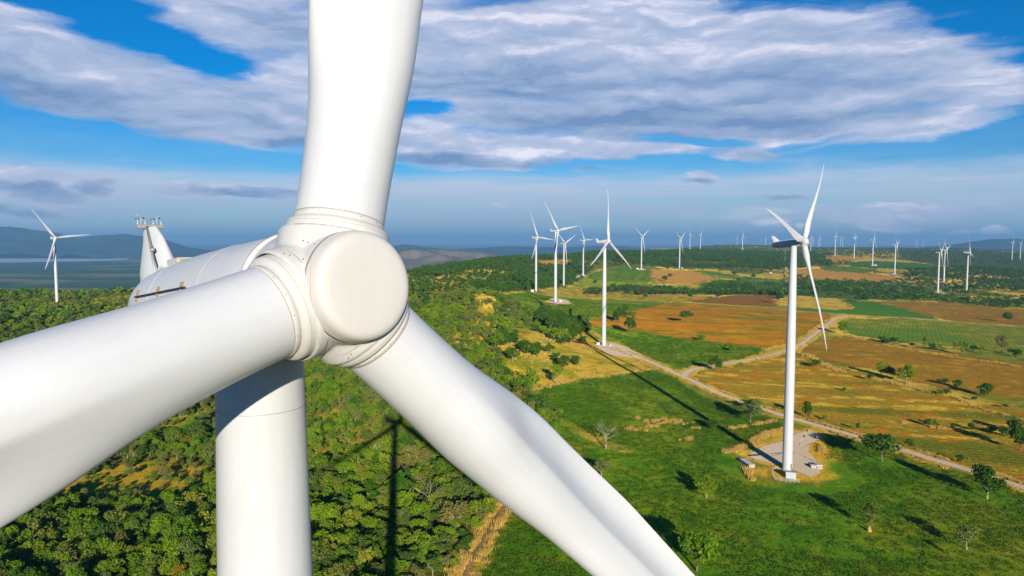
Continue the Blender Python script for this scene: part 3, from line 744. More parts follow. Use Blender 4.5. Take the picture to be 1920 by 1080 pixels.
# --- the machine beside the camera
YAW0, PHI0 = math.degrees(.8123), math.degrees(.2488)
CENT = Vector((-4.9412, 18.2915, -1.3212))
root = empty('wind_turbine', MAINP, R(YAW0)); tag(root, 'huge white turbine in the foreground seen from its blunt nose, blades cut by the frame', 'wind turbine')
Minv = (T_(*MAINP) @ Matrix.Rotation(R(YAW0), 4, 'Z')).inverted()
A = Minv @ (T_(*CENT) @ Matrix.Rotation(R(YAW0), 4, 'Z') @ Rx(-TILT))
AW = T_(*CENT) @ Matrix.Rotation(R(YAW0), 4, 'Z') @ Rx(-TILT)      # rotor frame in the world
hubz = A.translation.z
tw = MB(); prof = []
NT = [(2.12,0),(2.1,6),(2.02,30),(1.93,52),(1.82,65),(1.62,80),(1.50,86),(1.44,90),(1.37,94),(1.30,97.2),(1.29,hubz-1.7)]
tw.lathe(NT, 128); tower = tw.build('tower', m_tower, root, ang=40)
for zz in (30.2, 62.5, 96.15):   # flange seams
    r = float(np.interp(zz, [p[1] for p in NT], [p[0] for p in NT]))
    s_ = MB(); s_.lathe([(r-.01,zz-.010),(r+.004,zz-.008),(r+.004,zz+.008),(r-.01,zz+.010)], 128); s_.build('seam', m_grey, tower, smooth=True)
vs = MB(); 
for z0, z1, ang in ((82.0,96.1,-94),(70,82,-120)):
    for j in range(12):
        a0 = z0+(z1-z0)*j/12; a1 = z0+(z1-z0)*(j+1)/12
        rr_ = [float(np.interp(q, [p[1] for p in NT], [p[0] for p in NT]))+.003 for q in (a0, a1)]
        t0 = R(ang); d0 = .005
        vs.add([(rr_[0]*math.cos(t0-d0), rr_[0]*math.sin(t0-d0), a0),(rr_[0]*math.cos(t0+d0), rr_[0]*math.sin(t0+d0), a0),(rr_[1]*math.cos(t0+d0), rr_[1]*math.sin(t0+d0), a1),(rr_[1]*math.cos(t0-d0), rr_[1]*math.sin(t0-d0), a1)], [(0,1,2,3)])
vs.build('weld_line', simple_mat('weld', (.58,.59,.60), .5), tower)
m_tw_door = m_grey
dr = MB().box((0,-2.14,2.2), (.9,.12,2.1), bev=.03); dr.build('door', m_tw_door, tower)

nac = MB(); lb_ = lathe_y([(r*1.0, y) for r, y in NACP[1:]], 128); nac.add(lb_.v, lb_.f)
nacelle = nac.build('nacelle', m_nac, root, ang=50); nacelle.matrix_local = A
def on_nacelle(px, py, off=0.0):
    """nearest point of the nacelle shell behind a photo point, in the rotor frame"""
    bv = BVHTree.FromPolygons([AW @ Vector(v) for v in nac.v], nac.f)
    h = bv.ray_cast(Vector((0,0,0)), Vector(ray(px, py)).normalized())
    if h[0] is None: return None, None
    W = AW.inverted(); n = (W.to_3x3() @ h[1]).normalized(); p = W @ h[0]
    if n.dot(Vector((p.x, 0, p.z))) < 0: n = -n
    return p+n*off, n
# front lip of the nacelle, shell joints and the yaw collar
lp = lathe_y([(1.60,1.50),(1.735,1.52),(1.745,1.62),(1.70,1.66)], 128); lp.build('front_lip', m_hub, nacelle, smooth=True)
for yy, r in ((4.6,1.702),(9.0,1.578)):
    j = lathe_y([(r-.01,yy-.012),(r+.006,yy-.010),(r+.006,yy+.010),(r-.01,yy+.012)], 128); j.build('shell_joint', m_lou, nacelle, smooth=True)
yc = me_obj('yaw_collar', yaw_me, root, A @ T_(0, 0, 0)); 
# side rail with its brackets
brk = [((257,566),(263,545)),((296,556),(301,538)),((340,547),(345,529))]
pts = []
for (x0, y0), (x1, y1) in brk:
    a_, n0 = on_nacelle(x0, y0, .04); b_, n1 = on_nacelle(x1, y1, .04); mid, nm_ = on_nacelle((x0+x1)/2, (y0+y1)/2+1, .10)
    if a_ is None: continue
    bb = MB(); d = (b_-a_); zax = d.normalized(); yax = nm_; xax = yax.cross(zax).normalized(); yax = zax.cross(xax)
    Mx = Matrix((xax, yax, zax)).transposed().to_4x4()
    bb.box((a_+b_)/2, (.085,.09,d.length), Mx, bev=.012); bb.build('rail_bracket', m_brn, nacelle); pts.append(mid)
rl = MB()
p0, _ = on_nacelle(258, 558, .11); p1, _ = on_nacelle(352, 541.5, .11); cur = []
for i in range(9):
    q, _ = on_nacelle(258+(352-258)*i/8, 558+(539.5-558)*i/8, .10)
    if q is not None: cur.append(q)
for a_, b_ in zip(cur[:-1], cur[1:]): rl.tube(a_, b_, .026, n=8)
rl.build('side_rail', m_black, nacelle, smooth=True)
# tail fin, its front pole, instrument beam and instruments
fb = MB()
def sect(z, y0, y1, hw, n=28):
    P = []
    for i in range(n):
        t = 2*math.pi*i/n; c = math.cos(t); sgn = math.sin(t)
        P.append((hw*sgn*(.85+.15*c), (y0+y1)/2+(y1-y0)/2*c, z))
    return P
secs = [sect(.6,10.3,13.2,.60), sect(1.0,10.3,13.35,.68), sect(1.4,10.5,13.4,.64), sect(2.0,10.95,13.3,.50), sect(2.65,11.45,13.25,.33), sect(3.18,12.05,13.3,.20)]
V = [p for s in secs for p in s]; n = 28
F = [(j*n+i, j*n+(i+1) % n, (j+1)*n+(i+1) % n, (j+1)*n+i) for j in range(len(secs)-1) for i in range(n)]+[tuple(range(n))[::-1], tuple((len(secs)-1)*n+i for i in range(n))]
fb.add(V, F); fin = fb.build('tail_fin', m_nac, nacelle, ang=50)
bm_ = MB().box((0,12.75,3.24), (.98,.20,.15), bev=.015); bm_.build('instrument_beam', m_grey, nacelle)
po = MB(); po.tube((-.70,10.5,1.25), (-.16,12.6,3.22), .045, n=12); po.tube((-.47,11.28,2.15), (-.43,11.42,2.27), .07, n=8); po.build('front_pole', m_grey, nacelle, smooth=True)
for i, x in enumerate((-.44,-.16,.14,.43)):
    an = MB(); an.tube((x,12.75,3.31), (x,12.75,3.43), .034, n=10); an.tube((x,12.75,3.43), (x,12.75,3.55), .015, n=8)
    wo = an.build('wind_sensor', m_lou, nacelle, smooth=True)
    cu = MB()
    if i in (0, 2):
        for k in range(3):
            t = 2*math.pi*k/3+.4; e_ = Vector((x+.08*math.cos(t), 12.75+.08*math.sin(t), 3.54)); cu.tube((x,12.75,3.54), e_, .006, n=6); cu.tube(e_, e_+Vector((0,0,.035)), .024, .014, n=8)
    else:
        cu.tube((x-.07,12.75,3.58), (x+.03,12.75,3.52), .013, n=6); cu.box((x-.07,12.75,3.59), (.05,.008,.06))
    cu.build('sensor_head', m_black, nacelle, smooth=True)
for x, dx in ((-.32,-.15),(.27,.16)):
    lr = MB(); lr.tube((x,12.75,3.31), (x,12.75,3.60), .016, n=8); lr.tube((x,12.75,3.60), (x+dx,12.75,3.74), .010, n=8); lr.build('lightning_rod', m_lou, nacelle, smooth=True)
bx = MB().box((.10,9.75,1.50), (.95,1.0,.42), bev=.03); hbx = bx.build('roof_hatch', m_lou, nacelle)
lv = MB()
for k in range(7): lv.box((-.06,9.236,1.36+.048*k), (.46,.02,.022))
lv.build('louvre', m_grey, hbx)
sb = MB().box((-.35,10.25,1.34), (.5,.6,.28), bev=.02); sb.build('roof_box', m_nac, nacelle)
yl = MB(); yl.lathe([(.05,0),(.09,.02),(.09,.07),(.04,.09)], 16, T_(-.28,9.3,1.53)); yl.build('yellow_cap', m_yel, nacelle, smooth=True)
# yellow lifting eye
ey = MB(); 
for i in range(20):
    a0, a1 = 2*math.pi*i/20, 2*math.pi*(i+1)/20
    ey.tube((.055*math.cos(a0),0,.055*math.sin(a0)), (.055*math.cos(a1),0,.055*math.sin(a1)), .02, n=6)
eye = ey.build('lifting_eye', m_yel, nacelle, smooth=True); q, n_ = on_nacelle(512, 441, .05)
if q is None: q = Vector((-.3,1.75,1.78))
eye.location = q

# hub shell: nose drum, flared body, three sockets, fused into one skin
def remesh_union(parts, vox, sm):
    b = MB()
    for p in parts: b.add(p.v, p.f)
    o = mesh_obj('tmp', b.v, b.f)
    bm = bmesh.new(); bm.from_mesh(o.data); bmesh.ops.recalc_face_normals(bm, faces=bm.faces); bm.to_mesh(o.data); bm.free()
    md = o.modifiers.new('r', 'REMESH'); md.mode = 'VOXEL'; md.voxel_size = vox; md.use_smooth_shade = True
    ms = o.modifiers.new('s', 'SMOOTH'); ms.iterations = sm; ms.factor = .5
    dg = bpy.context.evaluated_depsgraph_get(); me = bpy.data.meshes.new_from_object(o.evaluated_get(dg)); bpy.data.objects.remove(o); return me
body = lathe_y([(1.2,-1.34),(1.455,-1.30),(1.47,-1.1),(1.51,-.75),(1.57,-.3),(1.65,.25),(1.69,.8),(1.69,1.40),(1.60,1.44)], 96)
socks = []
for k in range(3):
    s_ = MB(); s_.lathe([(1.50,.15),(1.50,1.36),(1.48,1.42)], 72, Ry(PHI0+120*k) @ T_(0,-.02,0)); socks.append(s_)
hub_me = remesh_union([body]+socks, .042, 14)
hub = bpy.data.objects.new('hub', hub_me); COL.objects.link(hub); hub.parent = root; hub.matrix_local = A
hub_me.materials.clear(); hub_me.materials.append(m_hub); hub_me.materials.append(m_dark)
# bore the sockets out
for k in range(3):
    c_ = MB(); c_.lathe([(1.43,1.02),(1.43,2.4)], 96, Ry(PHI0+120*k) @ T_(0, -2.0*1.7/50+.058, 0)); co = c_.build('cutter', m_dark)
    co.matrix_world = AW; bpy.context.view_layer.update()
    md = hub.modifiers.new('b', 'BOOLEAN'); md.operation = 'DIFFERENCE'; md.object = co; md.solver = 'EXACT'
    dg = bpy.context.evaluated_depsgraph_get(); me2 = bpy.data.meshes.new_from_object(hub.evaluated_get(dg)); hub.modifiers.clear(); hub.data = me2
    bpy.data.objects.remove(co)
hub.data.materials.clear(); hub.data.materials.append(m_hub)
hub.data.polygons.foreach_set('use_smooth', [True]*len(hub.data.polygons)); hub.data.polygons.foreach_set('material_index', [0]*len(hub.data.polygons))
hub.data.set_sharp_from_angle(angle=R(45))
# nose cap
nb = lathe_y([(.02,-1.90),(.7,-1.895),(1.05,-1.885),(1.17,-1.87),(1.26,-1.84),(1.325,-1.79),(1.37,-1.72),(1.397,-1.63),(1.415,-1.52),(1.435,-1.40),(1.457,-1.285),(1.38,-1.28)], 160)
nose = nb.build('nose_cap', m_nose, hub, smooth=True)
ns = lathe_y([(1.392,-1.262),(1.452,-1.255),(1.456,-1.235),(1.40,-1.232)], 128); 
# bolt groups round the nose drum
hb_bvh = BVHTree.FromObject(hub, bpy.context.evaluated_depsgraph_get())
def dot(p, n, r, mat, name, par, h=.012):
    b = MB(); b.tube(Vector(p)-Vector(n)*.01, Vector(p)+Vector(n)*h, r, r*.8, n=8); return b
bolts = MB()
for k in range(18):
    t = 2*math.pi*(k+.5)/18; u = Vector((math.cos(t), 0, math.sin(t)))
    for yy, dt in ((-1.02,0),(-1.02,.07),(-.78,.035)):
        pass
    for yy, dt in ((-1.10,0),(-.86,0),(-.74,0)):
        u2 = Vector((math.cos(t+dt), 0, math.sin(t+dt))); h = hb_bvh.ray_cast(u2*2.6+Vector((0,yy,0)), -u2)
        if h[0] is not None and Vector((h[0].x,0,h[0].z)).length < 1.95:
            b_ = dot(h[0], h[1], .021, m_bolt, 'bolt', hub); bolts.add(b_.v, b_.f)
bolts.build('bolt_ring', m_bolt, hub)
blade_hi = blade_mesh('rotor_blade', 96, 150, m_blade)
for k in range(3):
    B = A @ Ry(PHI0+120*k); bl = me_obj('rotor_blade', blade_hi, root, B)
    b0 = -2.0*1.9/50
    fl = MB(); fl.lathe([(1.15,.9),(1.39,.95),(1.385,1.52),(1.375,1.60),(1.345,1.66),(1.30,1.70),(1.24,1.725),(1.212,1.73)], 128, T_(0,b0,0)); fo = fl.build('root_collar', m_hub, bl, ang=30)
    s1 = MB(); s1.lathe([(1.19,1.72),(1.213,1.73),(1.213,1.888),(1.19,1.90)], 128, T_(0,b0,0)); s1.build('root_band', m_hub, bl, smooth=True)
    s2 = MB(); s2.lathe([(1.195,1.896),(1.2065,1.898),(1.2065,1.912),(1.195,1.914)], 128, T_(0,b0,0)); s2.build('root_seam', m_seam, bl, smooth=True)
    s3 = MB(); s3.lathe([(1.38,1.55),(1.3845,1.552),(1.3835,1.558),(1.37,1.56)], 128, T_(0,b0,0)); s3.build('collar_seam', m_seam, bl, smooth=True)
    bo = MB()
    for i in range(14):
        t = 2*math.pi*(i+.3)/14; n_ = Vector((math.cos(t), math.sin(t), 0)); b_ = dot(n_*1.213+Vector((0,b0,1.83)), n_, .014, m_bolt, '', None, .008); bo.add(b_.v, b_.f)
    bo.build('bolt_ring', m_bolt, bl)
    # rolled rim of the socket in the hub shell
    rm = MB(); prof = [(1.318+.022+.022*math.cos(t), 1.70+.022*math.sin(t)) for t in np.linspace(-.6, 3.7, 9)]
    prof = [(1.43+.014+.014*math.cos(t)*1.0, 1.415+.013*math.sin(t)) for t in np.linspace(-.6, 3.9, 10)]
    rm.lathe(prof, 128, Ry(PHI0+120*k) @ T_(0,b0+.058,0), False, False); rm.build('socket_rim', m_seam if False else m_hub, hub, smooth=True)
    # dark ring whose colour stands in for shade deep in the gap
    dk_ = MB(); dk_.lathe([(1.20,1.12),(1.48,1.12)], 96, Ry(PHI0+120*k) @ T_(0,b0,0), False, False); dk_.build('gap_shade', m_dark, hub)

# thin joints and the oval hatch drawn on the hub shell where the photo shows them
def on_any(objs, px, py, off):
    best = None
    for bv, M in objs:
        h = bv.ray_cast(M.inverted() @ Vector((0,0,0)), (M.to_3x3().inverted() @ Vector(ray(px, py))).normalized())
        if h[0] is not None:
            w_ = M @ h[0]; n_ = (M.to_3x3() @ h[1]).normalized()
            if n_.dot(Vector(ray(px, py))) > 0: n_ = -n_
            if best is None or w_.length < best[0].length: best = (w_, n_)
    return AW.inverted() @ (best[0]+best[1]*off) if best else None
dg = bpy.context.evaluated_depsgraph_get()
hub_bv = [(BVHTree.FromObject(hub, dg), AW), (BVHTree.FromObject(nose, dg), AW)]
def joint(name, pts, r=.006, mat=None, parent=None, closed=False, objs=None):
    P_ = []
    for (x0, y0), (x1, y1) in zip(pts[:-1], pts[1:]):
        n = max(1, int(math.hypot(x1-x0, y1-y0)/3))
        P_ += [(x0+(x1-x0)*i/n, y0+(y1-y0)*i/n) for i in range(n)]
    P_.append(pts[-1]); Q = [on_any(objs or hub_bv, x, y, .002) for x, y in P_]; b = MB()
    for a_, b_ in zip(Q[:-1], Q[1:]):
        if a_ is not None and b_ is not None and (a_-b_).length < .35 and (a_-b_).length > 1e-5: b.tube(a_, b_, r, n=6)
    if b.v: return b.build(name, mat or m_seam, parent or hub, smooth=True)
m_fine = simple_mat('fine_joint', (.40,.34,.26), .8, .2)
ov = [(484+19*math.cos(t)*.80-4.5*math.sin(t)*.6, 467-19*math.cos(t)*.62-4.5*math.sin(t)*.8) for t in np.linspace(0, 2*math.pi, 28)]
joint('hatch_outline', ov, .007, m_fine)
joint('shell_joint', [(584,478),(582,510),(583,573),(589,592),(596,622),(600,648)], .005, m_fine)
joint('shell_joint', [(572,577),(588,573)], .005, m_fine)

# ------------------------------------------------------------------ vegetation
def leaf_mat(name, base, var, sat=1.0, trans=.3):
    m, nt = new_mat(name)
    oi = N(nt, 'ShaderNodeObjectInfo').outputs['Random']
    tone = N(nt, 'ShaderNodeAttribute', attribute_name='tone').outputs['Fac']
    cr = N(nt, 'ShaderNodeValToRGB'); nt.links.new(oi, cr.inputs[0]); el = cr.color_ramp.elements
    el[0].position = 0; el[0].color = (*base[0], 1); el[1].position = 1; el[1].color = (*base[-1], 1)
    for i, c in enumerate(base[1:-1]): q = el.new((i+1)/(len(base)-1)); q.color = (*c, 1)
    k = maprange(nt, tone, 0, 1, 1-var, 1+var)
    c = mixc(nt, 1.0, cr.outputs[0], N(nt, 'ShaderNodeCombineColor', ins={0: math_(nt, 'POWER', k, 1.25), 1: k, 2: k}).outputs[0], 'MULTIPLY')
    d = N(nt, 'ShaderNodeBsdfDiffuse', ins={'Color': c, 'Roughness': .6}); t = N(nt, 'ShaderNodeBsdfTranslucent', ins={'Color': mixc(nt, 1.0, c, (1.25,1.2,.5,1), 'MULTIPLY')})
    mx = N(nt, 'ShaderNodeMixShader', ins={0: trans}); nt.links.new(d.outputs[0], mx.inputs[1]); nt.links.new(t.outputs[0], mx.inputs[2])
    nt.links.new(mx.outputs[0], N(nt, 'ShaderNodeOutputMaterial').inputs[0]); return m
GREENS = [(0.079, 0.164, 0.011), (0.165, 0.271, 0.013), (0.106, 0.208, 0.015), (0.231, 0.296, 0.022), (0.082, 0.158, 0.022), (0.264, 0.284, 0.031), (0.125, 0.239, 0.013), (0.231, 0.208, 0.05), (0.066, 0.145, 0.018), (0.145, 0.189, 0.039)]
m_leaf = leaf_mat('leaves_forest', GREENS, .45)
m_leafd = leaf_mat('leaves_dark', [(.045,.115,.010),(.070,.155,.012),(.055,.120,.014),(.090,.160,.014)], .4)
m_leafy = leaf_mat('leaves_bright', [(.15,.26,.012),(.21,.29,.016),(.12,.24,.012)], .4)
m_leafo = leaf_mat('leaves_orange', [(.34,.20,.015),(.28,.21,.02),(.34,.15,.015)], .35)
m_leafp = leaf_mat('leaves_pale', [(.16,.22,.05),(.20,.22,.06),(.14,.20,.04)], .35)
m_leafb = leaf_mat('leaves_brown', [(.12,.075,.025),(.10,.08,.02)], .35)
m_bark = simple_mat('bark', (.20,.15,.095), .9, .1, var=.25, vscale=4)
m_barkp = simple_mat('pale_bark', (.38,.32,.23), .9, .1, var=.2, vscale=4)
m_grass = leaf_mat('dry_grass_blades', [(.72,.48,.11),(.64,.42,.10),(.56,.40,.11),(.78,.53,.15)], .3, trans=.25)

def crown_mesh(name, seed, n, leaf, shape, mat, nl=8, gap=.0):
    """many leaf sprays in uneven clumps; unit tree: crown sits between z=.2 and 1, radius about rx"""
    g = np.random.default_rng(seed); rx, z0, z1 = shape
    cz = (z0+z1)/2; hz_ = (z1-z0)/2; L = []
    for i in range(nl):
        t = g.uniform(0, 2*math.pi); u = g.uniform(-.75, .95); rr_ = math.sqrt(max(0, 1-u*u*.8))*rx*g.uniform(.30, .72)
        if i == 0: rr_ *= .1; u = .55
        f_ = math.sqrt(8/max(nl, 8)); L.append((rr_*math.cos(t)*(1+(1-f_)*.5), rr_*math.sin(t)*(1+(1-f_)*.5), cz+u*hz_*(.62+(1-f_)*.3), rx*g.uniform(.34, .64)*f_, hz_*g.uniform(.28, .50)*f_))
    V = []; F = []; tone = []
    wts = np.array([l[3]**2 for l in L]); wts /= wts.sum(); pick = g.choice(nl, n, p=wts)
    for q in range(n):
        lx, ly, lz, lr, lh = L[pick[q]]; d = g.normal(size=3); d /= np.linalg.norm(d)
        if d[2] < -.3 and g.random() < .6: d[2] = -d[2]
        rad = g.uniform(.62, 1.08)
        p = np.array([lx+d[0]*lr*rad, ly+d[1]*lr*rad, lz+d[2]*lh*rad])
        nn = d*.65+g.normal(size=3)*.62; nn[2] += .2; nn /= np.linalg.norm(nn)
        a = np.cross(nn, g.normal(size=3)); a /= np.linalg.norm(a); b_ = np.cross(nn, a)
        s = leaf*g.uniform(.6, 1.35); s2 = s*g.uniform(.5, .95); k = len(V)
        V += [p-a*s, p-b_*s2*.8+a*s*.15, p+a*s, p+b_*s2+a*s*.1]; F.append((k, k+1, k+2, k+3)); tone += [float(np.clip(g.normal(.5, .22)+.12*((pick[q]*37) % 5-2)*.5, 0, 1))]*4
    me = bpy.data.meshes.new(name); me.from_pydata([tuple(v) for v in V], [], F); me.materials.append(mat)
    at = me.attributes.new('tone', 'FLOAT', 'POINT'); at.data.foreach_set('value', np.array(tone, np.float32)); me.update(); return me
def trunk_mesh(name, seed, mat, z0=.35, limbs=5, rx=.35, r0=.03, bare=False):
    g = random.Random(seed); b = MB(); top = Vector((g.uniform(-.03,.03), g.uniform(-.03,.03), z0+.18))
    mid = Vector((g.uniform(-.02,.02), g.uniform(-.02,.02), z0*.55))
    b.tube((0,0,-.06), mid, r0, r0*.8, 7); b.tube(mid, top, r0*.8, r0*.5, 7)
    def limb(p, d, L, r, lev):
        q = p+d*L; b.tube(p, q, r, r*.55, 5, False)
        if lev > 0:
            for _ in range(3 if lev > 1 else 2):
                dd = (d+Vector((g.uniform(-.8,.8), g.uniform(-.8,.8), g.uniform(-.2,.6)))).normalized(); limb(q-d*L*g.uniform(0,.35), dd, L*g.uniform(.5,.8), r*.55, lev-1)
    for i in range(limbs):
        t = 2*math.pi*(i+g.random()*.6)/limbs; d = Vector((math.cos(t), math.sin(t), g.uniform(.6,1.5))).normalized()
        limb(mid.lerp(top, g.uniform(.3,1)), d, rx*g.uniform(.5,.9) if not bare else rx*g.uniform(.55,.8), r0*.45, 2 if bare else 1)
    me = bpy.data.meshes.new(name); me.from_pydata([tuple(v) for v in b.v], [], b.f); me.polygons.foreach_set('use_smooth', [True]*len(b.f)); me.materials.append(mat); return me

SH = {'round': (.44,.12,1.0), 'wide': (.58,.30,1.0), 'tall': (.27,.14,1.0), 'oval': (.34,.05,1.0), 'bush': (.58,.0,1.0), 'cone': (.25,.06,1.0)}
HI = {}
def kind_mesh(kind, mat, key, n=520, leaf=.052, seeds=(1,2,3)):
    HI[key] = [(crown_mesh('crown', 100*hash_(key)+s, n, leaf, SH[kind], mat, (13+2*s if key in ('forest','foresttall','pale','slim') else 8+s)), trunk_mesh('trunk', 50*hash_(key)+s, m_bark if s != 2 else m_barkp, SH[kind][1]+.12, 5, SH[kind][0]*.8)) for s in seeds]
def hash_(k): return sum(ord(c) for c in k) % 97
kind_mesh('round', m_leaf, 'forest', 1050, .035, (1,2,3,4))
kind_mesh('tall', m_leaf, 'foresttall', 800, .033, (1,2,3))
kind_mesh('wide', m_leafd, 'wide', 1000, .052); kind_mesh('round', m_leafd, 'round', 1000, .050); kind_mesh('oval', m_leafd, 'oval', 900, .046); kind_mesh('cone', m_leafd, 'cone', 700, .046)
kind_mesh('round', m_leafy, 'bright', 1500, .042, (1,2)); kind_mesh('bush', m_leafd, 'bush', 700, .070, (1,2,3)); kind_mesh('bush', m_leafy, 'bushy', 700, .070, (1,2))
kind_mesh('round', m_leafp, 'pale', 1300, .032, (1,2)); kind_mesh('round', m_leafo, 'orange', 480, .05, (1,2)); kind_mesh('round', m_leafb, 'brown', 480, .05, (1,)); kind_mesh('oval', m_leafy, 'slim', 650, .045, (1,2))
BARE = [trunk_mesh('trunk', 900+s, m_barkp, .30, 7, .42, .022, True) for s in (1, 2)]
BARET = [crown_mesh('crown', 950+s, 130, .022, (.42,.35,1.0), m_leafp, 9) for s in (1, 2)]

FOOT = []   # circles that stay free of trees: x, y, radius
for t in FARM: FOOT.append((t[0], t[1], 26 if t[1] > 500 else 30))
FOOT.append((MAINP[0], MAINP[1], 25))
def tree(x, y, h, key, label, group, cat='tree', wscale=1.0, var=None, seed=0):
    g = random.Random(seed*13+int(x*7)+int(y)); z = float(zground(x, y)[0])
    nm = 'shrub' if cat == 'shrub' else 'tree'
    root = empty(nm, (x, y, z), g.uniform(0, 6.28))
    root.scale = (h*wscale, h*wscale, h); tag(root, label, cat, group)
    if key == 'bare': i = seed % 2; tm, cm = BARE[i], BARET[i]
    else: vs_ = HI[key]; cm, tm = vs_[(seed if var is None else var) % len(vs_)]
    for mnm, mm in (('trunk', tm), ('crown', cm)):
        o = bpy.data.objects.new(mnm, mm); COL.objects.link(o); o.parent = root
    return root
